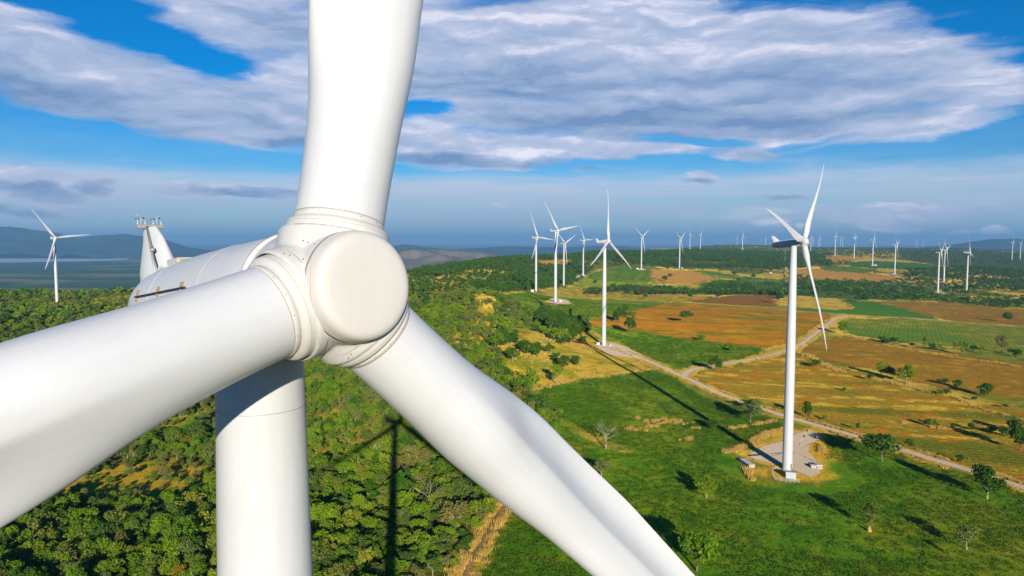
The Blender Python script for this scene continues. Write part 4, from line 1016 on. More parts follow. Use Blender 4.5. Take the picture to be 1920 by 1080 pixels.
# single trees and bushes of the fields: base in the photo, height and kind
ST = [
 (1654,866,56,'wide',1.15,'tree','broad dark green tree with a leaning top beside the road at the crop corner'),
 (1851.5,935,66,'oval',1.0,'tree','tall dark tree beside the road near the right edge of the crop field'),
 (1631.5,992,54,'forest',.8,'tree','ragged thin crowned tree above a small earth mound in the open green crop'),
 (1812,1030,46,'pale',1.1,'shrub','ghostly pale leafless bush in the lower right crop field'),
 (1781,1041,20,'slim',1.0,'shrub','tiny bright sapling next to the pale leafless bush in the crop field'),
 (1324,933,42,'bright',1.05,'tree','round bright green tree alone in the crop left of the near tower'),
 (1306,1071,78,'bright',1.1,'tree','large yellow green tree close to the lower edge of the crop field'),
 (1128,892,30,'pale',1.7,'shrub','wide pale green bush beside the hanging blade in the crop field'),
 (1136,842,56,'bare',1.1,'tree','leafless pale tree with spreading bare branches in the green field'),
 (1338,807,22,'bush',1.1,'shrub','round dark bush lying in the long tower shadow'),
 (1407,793,46,'pale',1.3,'tree','grey green tree with thin foliage just below the road bend'),
 (1402,768,20,'wide',1.2,'tree','small dark crowned tree standing behind the grey green tree at the roadside'),
 (1341.5,696,30,'round',1.05,'tree','dense round dark green tree right at the road fork'),
 (1373,658,13,'bushy',1.1,'shrub','small bright bush casting a shadow in the green field above the fork'),
 (1008,670,28,'round',1.2,'tree','leftmost rounded tree of the small group on the yellow grass'),
 (1029,662,20,'round',1.2,'tree','rounded tree just right of the leftmost one on the yellow grass'),
 (1042,677,16,'bush',1.1,'shrub','small bush between the rounded trees on the yellow grass'),
 (1057,694,28,'round',1.0,'tree','tree in front of the group on the yellow grass'),
 (1077,684,18,'bush',1.1,'shrub','rightmost round bush of the group on the yellow grass'),
 (1043,722,42,'slim',.8,'tree','thin sparse tree at the lower edge of the yellow grass'),
 (991,738,56,'forest',.75,'tree','tall ragged tree at the lower left of the yellow grass'),
 (1000,726,30,'round',.9,'tree','shorter tree leaning against the tall ragged one in the yellow grass'),
 (961,678,30,'round',.9,'tree','compact tree where the woodland meets the yellow grass'),
 (1032,622,36,'oval',1.0,'tree','slender grey green tree at the front of the dark tree row'),
 (1039,637,17,'bush',1.0,'shrub','small bush in front of the slender tree below the dark row'),
 (1071,640,30,'oval',1.1,'tree','upright tree alone between the tree row and the yellow grass'),
 (1102,624,11,'bush',1.2,'shrub','low round bush beside the earth track left of the gravel pad'),
 (1161,605,30,'round',1.05,'tree','round tree with visible trunk beside the small green roofed hut'),
 (1171,592,22,'oval',1.0,'tree','dark tree directly behind the hut tree'),
 (1182,628,35,'oval',1.0,'tree','dense upright oval tree at the edge of the green and orange fields'),
 (1287.6,606,25,'wide',.9,'tree','lone flat topped tree on a clear trunk in the middle of the orange field'),
 (1313,638,12,'bushy',1.2,'shrub','yellow green round bush on the border of orange and green fields'),
 (1202,554,14,'brown',1.2,'tree','brownish red round tree on the dry strip above the green field'),
 (1210,560,10,'round',1.1,'tree','small dark tree just in front of the brownish round tree'),
 (1184,558,12,'slim',1.0,'tree','thin light green tree left of the brownish round tree'),
 (1125,556,9,'slim',1.0,'shrub','tiny light shrub on the dry strip near the tall turbine tower'),
 (1295,560,13,'round',1.1,'tree','round tree on the dry strip above the track corner'),
 (1347.5,560,15,'round',1.1,'tree','round tree where the dry strip meets the brown ploughed field'),
 (1461,569,21,'oval',1.1,'tree','dark tree at the right end of the brown ploughed field'),
 (1465,560,15,'slim',1.1,'tree','lighter tree behind the dark one at the end of the ploughed field'),
 (1583,627,25,'bright',.95,'tree','leafy green tree beside the lane junction'),
 (1891,604.5,19,'round',1.1,'tree','dark round tree alone in the far right brown field'),
 (1512,783,32,'cone',1.1,'tree','small cone shaped tree beside the road behind the near tower'),
 (1608,807,15,'cone',1.1,'shrub','small pointed bush at the roadside right of the near tower'),
 (1706,842,19,'bush',.8,'shrub','round bush on the verge right of the broad dark tree'),
 (1799,867,16,'bush',.8,'shrub','round bush on the verge above the tall dark roadside tree'),
 (1528,688,14,'bush',1.3,'shrub','dark bush at the left start of the grassy strip between the two brown fields'),
 (1631,713,13,'bush',.8,'shrub','tiny bush on the strip left of the tall green clump'),
 (1652,705,26,'slim',1.0,'tree','left tree of the tall green clump on the strip between the brown fields'),
 (1663,707,25,'bright',.8,'tree','middle light tree of the tall green clump between the brown fields'),
 (1673,709,20,'round',.9,'tree','dark low tree in the gap of the tall green clump between the brown fields'),
 (1699,718,37,'bright',.9,'tree','tallest bright tree of the clump on the strip between the brown fields'),
 (1761,719,9,'bush',1.0,'shrub','tiny bush on the edge of the upper brown field'),
 (1772,720,11,'bush',.9,'shrub','small bush just right of the tiny one on the upper brown field edge'),
 (1794,726,15,'bush',1.1,'shrub','round bush with a companion shadow on the upper brown field edge'),
 (1762,740,12,'bushy',1.1,'shrub','light bush left half of a pair in the grassy strip'),
 (1774,741,12,'bush',1.1,'shrub','darker bush right half of a pair in the grassy strip'),
 (1845,742,25,'bush',1.0,'shrub','big bush in the grassy strip toward the right edge'),
 (1826,751,9,'bush',1.0,'shrub','tiny bush in front of the big bush in the grassy strip'),
 (1885,765,8,'bush',1.2,'shrub','lowest bush of the grassy strip at the right'),
 (1582,733,7,'bush',1.1,'shrub','tiny bush alone in the stubble field right of the near tower'),
 (1738,799,15,'bush',.9,'shrub','round bush in the stubble field with a shadow to its left'),
 (1753,798,12,'bushy',.9,'shrub','lighter bush touching the round one in the stubble field'),
 (1788,806,11,'bush',1.0,'shrub','low bush beside dry grass in the stubble field'),
 (1824,807,13,'bush',1.2,'shrub','rounded bush right of the dry grass tuft in the stubble field'),
 (1858,812,12,'bush',1.3,'shrub','low bush left of the dark thicket at the right edge'),
 (1887,820,20,'bush',1.2,'shrub','front bush of the dark thicket at the right edge'),
 (1901,812,28,'round',1.1,'tree','left tree of the dark thicket at the right edge'),
 (1914,845,44,'round',1.0,'tree','biggest tree of the dark thicket cut by the right edge'),
 (1653,641,11,'bush',1.6,'shrub','left wide bush below the green row crop'),
 (1672,644,12,'bush',1.6,'shrub','second wide bush below the green row crop'),
 (1711,651,9,'bush',1.0,'shrub','small bush on the pale patch below the row crop'),
 (1734,650,20,'slim',1.0,'tree','slim young tree in the row of saplings below the row crop'),
 (1747.5,656,13,'bush',.9,'shrub','bush right after the first slim young tree in the sapling row'),
 (1761,658,14,'slim',1.0,'shrub','bright sapling left of the wide gap in the sapling row'),
 (1792,657,16,'slim',1.0,'tree','pale sapling after the wide gap in the sapling row'),
 (1808,666,27,'slim',1.0,'tree','tallest bright sapling of the sapling row'),
 (1824.6,660,13,'bush',.9,'shrub','dark bush between bright saplings in the sapling row'),
 (1841,663,15,'slim',1.0,'tree','last bright sapling before the thin tall tree'),
 (1878,661,32,'pale',.9,'tree','thin see through tree standing over the sapling row at the right'),
 (1895,664,11,'bush',1.0,'shrub','small dark bush right of the thin see through tree'),
 (1907,669,15,'bush',1.1,'shrub','dark bush at the right end of the sapling row'),
 (1609,566,13,'round',1.2,'tree','left dark tree of the clump behind the yellow field'),
 (1622,567,15,'round',1.2,'tree','right dark tree of the clump behind the yellow field'),
 (1890,573,10,'round',1.2,'tree','small dark tree on the near edge of the right woods'),
 (1257,520,8,'round',1.2,'tree','single dark tree on the ploughed hill field'),
 (1247,528,11,'round',1.2,'tree','round tree at the lower edge of the ploughed hill field'),
 (1376,517,9,'round',1.2,'tree','dark round tree on the green strip right of the ploughed hill'),
 (1412,523,11,'round',1.0,'tree','tall dark tree on the green strip before the long wood'),
 (1385,530,9,'round',1.2,'tree','dark round tree below the green strip'),
 (1117,531,7,'bush',1.2,'shrub','dark bush beside the curving hill track'),
 (862,592,22,'forest',1.0,'tree','round tree with a clear trunk in the yellow clearing left of the tree row'),
 (929,657,44,'forest',.8,'tree','tall grey green tree rising above the woodland edge beside the drum nose'),
 (1048,776,11,'bushy',1.3,'shrub','clump of big leaved plants beside the earth bank under the blade'),
 (1024,765,10,'bush',1.4,'shrub','low dark bush left of the big leaved plants by the blade'),
 (1187,592,9,'bushy',1.6,'shrub','banana plants beside the green roofed hut'),
 (1546,787,9,'bushy',1.0,'shrub','little bush by the gravel pad corner'),
]
wp = to_ground([(t[0], t[1]) for t in ST])
for i, (t, p) in enumerate(zip(ST, wp)):
    dep = p[1]*math.cos(PITCH)-p[2]*math.sin(PITCH); h = t[2]*dep/FPX*1.04
    tree(p[0], p[1], h, t[3], t[6], 'single trees and bushes on the farmland', t[5], t[4], seed=i); FOOT.append((p[0], p[1], h*.5))

# ---- woods: points scattered over wooded outlines, near ones single trees, the rest instanced
def in_view(x, y, z, mx=80, my=60):
    c, s = math.cos(PITCH), math.sin(PITCH); d = y*c-z*s; u = y*s+z*c; d = np.maximum(d, .1)
    px = 960+FPX*x/d; py = 540-FPX*u/d
    return (px > -mx) & (px < 1920+mx) & (py < 1080+my) & (y > 0), px, py
def scatter(poly, spacing, dens, seed, dmin=0, dmax=1e9, big=None):
    g = np.random.default_rng(seed); x0, y0 = poly.min(0); x1, y1 = poly.max(0)
    x0 = max(x0, -4500); x1 = min(x1, 4500); y1 = min(y1, 9000); y0 = max(y0, 60)
    sp = spacing; nx_, ny_ = int((x1-x0)/sp)+1, int((y1-y0)/sp)+1
    if nx_*ny_ > 6_000_000: sp *= math.sqrt(nx_*ny_/6e6); nx_, ny_ = int((x1-x0)/sp)+1, int((y1-y0)/sp)+1
    X, Y = np.meshgrid(x0+np.arange(nx_)*sp, y0+np.arange(ny_)*sp); X = (X+g.uniform(-.5,.5,X.shape)*sp).ravel(); Y = (Y+g.uniform(-.5,.5,Y.shape)*sp).ravel()
    D = np.hypot(X, Y); m = (D > dmin) & (D < dmax) & (np.abs(np.arctan2(X, Y)) < R(41)); X, Y = X[m], Y[m]
    m = inside(X, Y, poly); X, Y = X[m], Y[m]
    m = g.random(len(X)) < dens(X, Y); X, Y = X[m], Y[m]
    for fx, fy, fr in FOOT:
        m = (X-fx)**2+(Y-fy)**2 > fr*fr; X, Y = X[m], Y[m]
    if len(X) == 0: return X, Y
    for nm, wd, line in ROADW:
        m = dist_poly(X, Y, line, 12.) > wd/2+3; X, Y = X[m], Y[m]
    for p in PADW:
        m = ~inside(X, Y, p); X, Y = X[m], Y[m]
    return X, Y
def wpoly(pts): return world_poly(pts)
W_A = wpoly(P(-900,552,-300,552,235,547,560,547,760,530,790,560,935,640,945,700,985,742,1050,800,1010,900,948,940,905,995,850,1080,780,1100,700,1250,300,2200,-1500,2500,-1500,800))
clear = lambda X, Y: fbm(X, Y, 75, 14)
W_A2 = np.vstack([W_A])
PTS = []   # x, y, height, class
def den_forest(X, Y):
    c = clear(X, Y); g = np.exp(-(((X-CLR[0])/62)**2+((Y-CLR[1])/40)**2))
    d = np.where(c > .60, .5, 1.0)*(1-.72*np.clip(g*1.5, 0, 1)); return d
for a, b, sp in ((60,650,3.7),(650,1500,6.4)):
    X, Y = scatter(W_A, sp, lambda X, Y: den_forest(X, Y)*.86, int(a), a, b); PTS.append((X, Y, 'A'))
# mixed woodland right of the hub, with its gaps
W_B = wpoly(P(772,575,860,548,940,556,1010,590,1106,600,1108,622,1085,612,1040,606,1000,618,950,606,928,640,940,690,900,690,770,620))
gapB = [wpoly(P(785,586,850,579,925,584,910,601,850,602,790,596)), wpoly(P(1020,624,1060,610,1100,625,1090,650,1000,640))]
X, Y = scatter(W_B, 6.5, lambda X, Y: np.where(clear(X, Y) > .62, .25, .85), 31)
for gp in gapB: m = ~inside(X, Y, gp); X, Y = X[m], Y[m]
PTS.append((X, Y, 'A'))
W_S = wpoly(P(928,640,960,610,1000,622,1040,612,1085,622,1110,640,1000,660,960,700,935,690)); X, Y = scatter(W_S, 7, lambda X, Y: np.clip((fbm(X, Y, 30, 18)-.42)*3, 0, .6), 33); PTS.append((X, Y, 'L'))
W_S2 = wpoly(P(785,586,850,579,925,584,910,601,850,602,790,596)); X, Y = scatter(W_S2, 9, lambda X, Y: X*0+.13, 34); PTS.append((X, Y, 'L'))
W_S3 = wpoly(P(790,540,800,520,940,506,975,520,900,548)); X, Y = scatter(W_S3, 11, lambda X, Y: np.clip((fbm(X, Y, 60, 19)-.45)*4, 0, .7), 35); PTS.append((X, Y, 'D'))
W_R = wpoly(P(1003,596,1012,590,1060,600,1098,612,1102,624,1085,628,1050,620,1010,612)); X, Y = scatter(W_R, 5.5, lambda X, Y: X*0+.9, 32); PTS.append((X, Y, 'D'))
# ridge and middle woods
WR = [(P(760,508,850,492,920,479,1000,476,1200,466,1330,468,1480,474,1480,506,1340,503,1230,500,1120,503,1080,520,1000,545,940,550,880,548,770,575), 9.5, 'D', .85),
      (P(1000,500,1100,503,1108,515,1080,530,1060,541,1040,540,1000,545,980,545), 8, 'D', .6),
      (P(1095,546,1160,540,1250,543,1330,548,1400,552,1460,548,1480,556,1400,558,1340,552,1250,553,1150,552,1100,553), 7, 'D', .75),
      (P(1330,532,1480,535,1620,545,1760,556,1920,568,1920,580,1750,566,1600,562,1480,556,1380,552,1320,548), 8, 'L', .55),
      (P(1475,536,1560,524,1700,533,1800,545,1920,560,1920,572,1760,556,1600,548,1480,545), 9, 'L', .40),
      (P(1700,500,1800,500,1930,508,1930,548,1800,545,1700,530,1690,515), 11, 'D', .55),
      (P(1480,474,1560,478,1560,500,1480,506), 11, 'D', .75),
      (P(1230,503,1350,505,1480,512,1480,522,1350,513), 16, 'D', .18),
      (P(1480,520,1700,524,1700,534,1480,532), 14, 'D', .35),
      (P(1560,486,1700,500,1800,500,1800,515,1640,512,1560,500), 16, 'D', .25),
      (P(1480,462,1700,464,1920,470,1920,500,1700,492,1560,484,1480,474), 22, 'D', .40),
      (P(1280,463,1480,463,1480,474,1330,469,1280,470), 26, 'D', .5),
      (P(790,500,980,505,1000,520,900,545,790,540), 15, 'D', .22),
      (P(1170,596,1110,603,1060,612,1050,605,1100,596), 9, 'D', .25)]
dryw = [PW for k_, PW, _ in FW if k_ in ('soil','dryp','wedge','crop','stub','orange','brown','brownd','rows')]
for i, (pts, sp, cls, dn) in enumerate(WR):
    X, Y = scatter(wpoly(pts), sp, lambda X, Y: dn*np.clip((fbm(X, Y, 90, 50+i)-.30)*4.5, .05, 1), 60+i)
    keep = .06 if i not in (7, 9, 11, 12) else 1
    for pw in dryw:
        if len(X):
            m = inside(X, Y, pw); m = ~m | (np.random.default_rng(i).random(len(X)) < keep*.12); X, Y = X[m], Y[m]
    PTS.append((X, Y, cls))
# bushes along verges and field edges
X, Y, CL, Hh = [], [], [], []
for x, y, c in PTS:
    if not len(x): continue
    g = np.random.default_rng(len(x)); X.append(x); Y.append(y); CL += [c]*len(x)
    Hh.append({'A': g.lognormal(math.log(6.3), .32, len(x)), 'D': g.lognormal(math.log(9.0), .22, len(x)), 'L': g.lognormal(math.log(6.0), .35, len(x))}[c])
X = np.concatenate(X); Y = np.concatenate(Y); Hh = np.concatenate(Hh); CL = np.array(CL)
Z = zground(X, Y); g = np.random.default_rng(5)
cA = clear(X, Y); gcl = np.exp(-(((X-CLR[0])/62)**2+((Y-CLR[1])/40)**2)); thin = (CL == 'A') & ((cA > .57) | (gcl > .4)); Hh[thin] *= .62
Hh = np.clip(Hh, 2.5, 15)
D = np.hypot(X, Y); ok, px, py = in_view(X, Y, Z+Hh*.6)
# what the big machine hides anyway is not needed as single trees
hid = ((px > 415) & (px < 578) & (py > 690)) | (py < 640+(0-px)*-.0-(px*.287)+0) & (px < 560) & (py > 1e9)
def blade_hidden(px, py):
    up = np.interp(px, [-50,0,470], [655,640,505]); lo = np.interp(px, [-50,0,138,283,400,560], [1015,990,907,808,740,672])
    a = (px < 560) & (py > up+4) & (py < lo-4)
    lo2 = np.interp(px, [659,832,953,1100,1200], [693,850,950,1076,1160]); up2 = np.interp(px, [659,770,859,976,1027,1100,1180,1290], [600,585,660,742,788,872,950,1080])
    return a | ((px > 659) & (px < 1290) & (py > up2+4) & (py < lo2-4)) | ((px > 550) & (px < 770) & (py < 690)) | ((px > 415) & (px < 578) & (py > 690))
vis = ok & ~blade_hidden(px, py) & (px > -20) & (px < 1940) & (py < 1095)
size = np.where(vis & (CL == 'A'), Hh/np.maximum(D, 1), 0)
near = np.argsort(-size)[:200]; is_near = np.zeros(len(X), bool); is_near[near] = True
rowsel = np.where(CL == 'D', Hh/np.maximum(D, 1), 0); rowsel[~vis] = 0
VARI = g.random(len(X))
def pickkey(v, c, thn):
    if c == 'D': return 'round' if v < .5 else ('oval' if v < .8 else 'wide')
    if c == 'L': return 'bush' if v < .6 else ('round' if v < .85 else 'bushy')
    if thn: return 'pale' if v < .35 else ('slim' if v < .5 else ('orange' if v < .508 else 'forest'))
    return 'forest' if v < .52 else ('foresttall' if v < .72 else ('bright' if v < .84 else ('round' if v < .93 else ('pale' if v < .965 else ('bare' if v < .972 else ('orange' if v < .976 else 'slim'))))))
LBF = {'forest': 'leafy green tree packed in the dense forest below the foreground turbine', 'foresttall': 'tall narrow green tree packed in the dense forest below the foreground turbine',
 'bright': 'lighter yellow green tree among the dense forest below the foreground turbine', 'round': 'dark green rounded tree among the dense forest below the foreground turbine',
 'pale': 'thin greyish tree with sparse leaves in the forest below the foreground turbine', 'bare': 'leafless tree with pale branches in the forest below the foreground turbine',
 'orange': 'orange leaved tree standing out of the green forest below the foreground turbine', 'slim': 'slim bright young tree in the forest below the foreground turbine'}
for i in near:
    k_ = pickkey(VARI[i], 'A', thin[i]); h = float(Hh[i])
    tree(float(X[i]), float(Y[i]), h, k_, LBF[k_], 'trees of the dense forest below the foreground turbine', 'tree', .95+.3*float(VARI[i]*7 % 1), seed=int(i))

# low-count prototypes for the rest
def proto_set(name, specs):
    c = bpy.data.collections.new(name)
    for j, (cm, tm) in enumerate(specs):
        b = bpy.data.meshes.new(name); bm = bmesh.new(); n0 = 0
        bm.from_mesh(cm); bm.verts.ensure_lookup_table()
        lay = bm.verts.layers.float.get('tone') or bm.verts.layers.float.new('tone'); k0 = len(bm.faces)
        if tm: bm.from_mesh(tm)
        bm.faces.ensure_lookup_table()
        for f in bm.faces[k0:]: f.material_index = 1
        bm.to_mesh(b); bm.free(); b.materials.append(cm.materials[0]); b.materials.append(tm.materials[0] if tm else cm.materials[0])
        o = bpy.data.objects.new('%s_%02d' % (name, j), b); c.objects.link(o)
    return c
KEYS = ['forest','foresttall','bright','round','pale','bare','orange','slim','oval','wide','bush','bushy']
def spec_hi(k):
    if k == 'bare': return [(BARET[i], BARE[i]) for i in (0, 1)]
    return [HI[k][i % len(HI[k])] for i in range(2)]
hi_specs = [s for k in KEYS for s in spec_hi(k)]
MATK = {k: (HI[k][0][0].materials[0] if k != 'bare' else m_leafp) for k in KEYS}
SHK = dict(forest='round', foresttall='tall', bright='round', round='round', pale='round', bare='round', orange='round', slim='oval', oval='oval', wide='wide', bush='bush', bushy='bush')
lo_specs = [(crown_mesh('crown', 700+7*a+b_, 110, .105, SH[SHK[k]], MATK[k], 6), trunk_mesh('trunk', 70+a, m_bark, SH[SHK[k]][1]+.1, 2, .2)) for a, k in enumerate(KEYS) for b_ in (0, 1)]
C_hi = proto_set('tree_full', hi_specs); C_lo = proto_set('tree_light', lo_specs)
def instancer(name, P3, idx, rot, scl, coll, label):
    me = bpy.data.meshes.new(name); me.vertices.add(len(P3)); me.vertices.foreach_set('co', np.asarray(P3, np.float32).ravel())
    a = me.attributes.new('pick', 'INT', 'POINT'); a.data.foreach_set('value', np.asarray(idx, np.int32))
    a = me.attributes.new('rotz', 'FLOAT_VECTOR', 'POINT'); a.data.foreach_set('vector', np.asarray(rot, np.float32).ravel())
    a = me.attributes.new('scl', 'FLOAT_VECTOR', 'POINT'); a.data.foreach_set('vector', np.asarray(scl, np.float32).ravel()); me.update()
    o = bpy.data.objects.new(name, me); COL.objects.link(o); tag(o, label, kind='stuff')
    ng = bpy.data.node_groups.new(name, 'GeometryNodeTree'); ng.interface.new_socket('Geometry', in_out='INPUT', socket_type='NodeSocketGeometry'); ng.interface.new_socket('Geometry', in_out='OUTPUT', socket_type='NodeSocketGeometry')
    gi = ng.nodes.new('NodeGroupInput'); go = ng.nodes.new('NodeGroupOutput'); ci = ng.nodes.new('GeometryNodeCollectionInfo'); ci.inputs['Collection'].default_value = coll; ci.inputs['Separate Children'].default_value = True; ci.inputs['Reset Children'].default_value = True
    ip = ng.nodes.new('GeometryNodeInstanceOnPoints'); ip.inputs['Pick Instance'].default_value = True
    def na_(n_, t):
        q = ng.nodes.new('GeometryNodeInputNamedAttribute'); q.data_type = t; q.inputs['Name'].default_value = n_; return q.outputs['Attribute']
    L = ng.links; L.new(gi.outputs[0], ip.inputs['Points']); L.new(ci.outputs[0], ip.inputs['Instance']); L.new(na_('pick','INT'), ip.inputs['Instance Index'])
    e2r = ng.nodes.new('FunctionNodeEulerToRotation'); L.new(na_('rotz','FLOAT_VECTOR'), e2r.inputs[0]); L.new(e2r.outputs[0], ip.inputs['Rotation']); L.new(na_('scl','FLOAT_VECTOR'), ip.inputs['Scale'])
    L.new(ip.outputs[0], go.inputs[0]); md = o.modifiers.new('scatter', 'NODES'); md.node_group = ng; return o
def emit(name, m, coll, label):
    ii = np.where(m)[0]; 
    if not len(ii): return
    idx = [KEYS.index(pickkey(VARI[i], CL[i], thin[i]))*2+int(VARI[i]*997) % 2 for i in ii]
    rot = np.zeros((len(ii), 3)); rot[:,2] = g.uniform(0, 6.28, len(ii)); ws = g.uniform(.95, 1.3, len(ii))
    scl = np.stack([Hh[ii]*ws, Hh[ii]*ws, Hh[ii]], -1)
    instancer(name, np.stack([X[ii], Y[ii], Z[ii]], -1), idx, rot, scl, coll, label)
rest = ~is_near & (ok | (D < 500)) & ~((D > 500) & ~ok)
emit('forest', rest & (CL == 'A') & (D < 900), C_hi, 'dense green forest on the slope under the foreground turbine')
emit('forest', rest & (CL == 'A') & (D >= 900), C_lo, 'forest crest fading out toward the low plain')
emit('woods', rest & (CL != 'A') & (D < 900), C_hi, 'woodland and tree rows between the fields')
emit('woods', rest & (CL != 'A') & (D >= 900), C_lo, 'dark woods and hedgerows across the far plateau')
print('TREES', len(X), rest.sum())

# ---- tall dry grass along roads, pads and strips
def tuft(name, seed, n, w=.5):
    g_ = np.random.default_rng(seed); V = []; F = []; tone = []
    for i in range(n):
        x, y = g_.normal(0, w, 2); a = g_.uniform(0, 6.28); l = g_.uniform(.6, 1.1); lean = g_.normal(0, .22, 2); hw = .07; k = len(V)
        V += [(x-hw*math.cos(a), y-hw*math.sin(a), -.05), (x+hw*math.cos(a), y+hw*math.sin(a), -.05), (x+lean[0]+hw*.7*math.cos(a), y+lean[1]+hw*.7*math.sin(a), l)]; F.append((k, k+1, k+2)); tone += [g_.random()]*3
    me = bpy.data.meshes.new(name); me.from_pydata(V, [], F); me.materials.append(m_grass); at = me.attributes.new('tone', 'FLOAT', 'POINT'); at.data.foreach_set('value', np.array(tone, np.float32)); return me
C_g = bpy.data.collections.new('grass_tuft')
for s in range(4): C_g.objects.link(bpy.data.objects.new('grass_tuft_%02d' % s, tuft('grass_tuft', s, 46)))
GP = []
def along(line, off, wid, step, seed, dens=1.0, hs=1.6, rmax=1100):
    c = resample(line, 3.0); t = np.gradient(c, axis=0); t /= np.hypot(t[:,0], t[:,1])[:,None]+1e-9; nn = np.stack([-t[:,1], t[:,0]], -1); g_ = np.random.default_rng(seed)
    for j in range(len(c)):
        if np.hypot(*c[j]) > rmax or c[j][1] < 0: continue
        for k in range(max(1, int(3.0/step*wid))):
            if g_.random() > dens: continue
            u = off+g_.normal(0, wid*.4)*1.0; q = c[j]+nn[j]*u+t[j]*g_.uniform(-1.5, 1.5)
            if fbm(np.array([q[0]]), np.array([q[1]]), 14, 77+seed, 2)[0] < .40: continue
            GP.append((q[0], q[1], hs*g_.uniform(.6, 1.25)))
for i, (nm, wd, line) in enumerate(ROADW):
    if i in (3, 4): continue
    for sgn in (-1, 1): along(line, sgn*(wd/2+2.2), 2.2, 1.6, 10+i*2+sgn, .85, 1.3)
def edge(pts, wid, step, seed, dens=.9, hs=1.6, closed=False):
    along(world_poly(pts), 0, wid, step, seed, dens, hs)
edge(P(1362,848,1395,838,1420,824,1445,812,1468,806), 2.2, .9, 40, .9, 1.7)
edge(P(1398,868,1400,882,1408,898), 1.2, .9, 41, .9, 1.7)
edge(P(1536,818,1542,830,1538,848), 1.0, .9, 42, .85, 1.7)
edge(P(1240,832,1270,828,1300,822,1345,812), 2.2, 1.2, 43, .8, 1.5)
edge(P(1180,806,1220,795,1260,790,1310,800), 7, 2.4, 44, .55, 1.5)
edge(P(1370,804,1400,800,1440,792,1470,788), 1.6, 1.0, 45, .85, 1.5)
edge(P(1500,660,1560,690,1620,705,1700,725,1780,745,1850,770,1920,790), 4.5, 2.0, 46, .7, 1.4)
edge(P(1590,630,1650,645,1720,658,1800,672,1870,680,1920,690), 4.0, 2.2, 47, .7, 1.4)
edge(P(1104,603,1110,620,1135,640,1180,665,1225,690,1262,698,1320,690,1400,672,1440,655,1500,635,1550,600), 2.0, 1.4, 48, .85, 1.2)
edge(P(985,738,1060,716,1150,702,1222,693), 2.5, 1.6, 49, .8, 1.1)
edge(P(858,1070,885,1030,925,985,948,948), 4.0, 1.3, 50, .85, 1.7)
edge(P(1700,795,1735,800,1790,806,1800,808), 1.5, 1.2, 51, .8, 1.7)
q = scatter(wpoly(P(945,700,940,645,1000,625,1085,628,1135,660,1225,692,1150,702,1060,716,985,735)), 3.4, lambda X, Y: np.clip((fbm(X, Y, 20, 90)-.42)*5, 0, 1), 91)
for x, y in zip(*q): GP.append((x, y, 1.1))
q = scatter(wpoly(P(1302,702,1440,672,1520,676,1700,722,1920,770,1920,900,1760,858,1500,780,1400,745)), 6.0, lambda X, Y: np.clip((fbm(X/3, Y, 14, 93)-.50)*5, 0, .8), 94)
for x, y in zip(*q): GP.append((x, y, .45))
GP = np.array(GP); keep = np.ones(len(GP), bool)
for nm, wd, line in ROADW: keep &= dist_poly(GP[:,0], GP[:,1], line, 12.) > wd/2+.5
for p in PADW[:1]: keep &= ~inside(GP[:,0], GP[:,1], p)
GP = GP[keep]; n = len(GP); rot = np.zeros((n, 3)); rot[:,2] = g.uniform(0, 6.28, n); sc_ = np.stack([GP[:,2]*g.uniform(.9,1.6,n)*.8, GP[:,2]*.9, GP[:,2]], -1)
instancer('dry_grass', np.stack([GP[:,0], GP[:,1], zground(GP[:,0], GP[:,1])], -1), g.integers(0, 4, n), rot, sc_, C_g, 'tall yellow dry grass along roads, pads and field edges')
# crop plants: low leafy green clumps over the near crop
def clump(name, seed, mat, n=34, h=.5):
    g_ = np.random.default_rng(seed); V = []; F = []; tone = []
    for i in range(n):
        p = np.array([*g_.normal(0, .75, 2), g_.uniform(.15, h)]); nn = g_.normal(size=3); nn[2] = abs(nn[2])+.4; nn /= np.linalg.norm(nn); a = np.cross(nn, g_.normal(size=3)); a /= np.linalg.norm(a); b_ = np.cross(nn, a); s = g_.uniform(.11, .24); k = len(V)
        V += [p-a*s, p-b_*s*.7, p+a*s, p+b_*s*.7]; F.append((k, k+1, k+2, k+3)); tone += [g_.random()]*4
    me = bpy.data.meshes.new(name); me.from_pydata([tuple(v) for v in V], [], F); me.materials.append(mat); at = me.attributes.new('tone', 'FLOAT', 'POINT'); at.data.foreach_set('value', np.array(tone, np.float32)); return me
m_crop = leaf_mat('crop_leaves', [(.080,.165,.010),(.100,.185,.012),(.065,.145,.010),(.140,.185,.018)], .4, trans=.35)
C_c = bpy.data.collections.new('crop_clump')
for s in range(4): C_c.objects.link(bpy.data.objects.new('crop_clump_%02d' % s, clump('crop_clump', 20+s, m_crop)))
cp = [PW for k_, PW, _ in FW if k_ in ('crop', 'cropd')]; CX, CY = [], []
for i, pw in enumerate(cp):
    x, y = scatter(pw, 2.3, lambda X, Y: np.clip((fbm(X, Y, 26, 97)-.18)*2.6, .1, .92)*np.clip(1.5-np.hypot(X, Y)/900, 0, 1), 98+i, 100, 1150); CX.append(x); CY.append(y)
CX = np.concatenate(CX); CY = np.concatenate(CY); cz_ = zground(CX, CY); ok2, _, _ = in_view(CX, CY, cz_, 40, 40); CX, CY, cz_ = CX[ok2], CY[ok2], cz_[ok2]
m_ = (((CX-122)/21)**2+((CY-289)/10)**2) > 1; CX, CY, cz_ = CX[m_], CY[m_], cz_[m_]
n = len(CX); print('CROP', n, 'GRASS', len(GP)); rot = np.zeros((n, 3)); rot[:,2] = g.uniform(0, 6.28, n); s_ = g.uniform(.7, 1.25, n)
instancer('crop', np.stack([CX, CY, cz_-.05], -1), g.integers(0, 4, n), rot, np.stack([s_*1.25, s_*1.25, s_], -1), C_c, 'low leafy green crop covering the near fields')

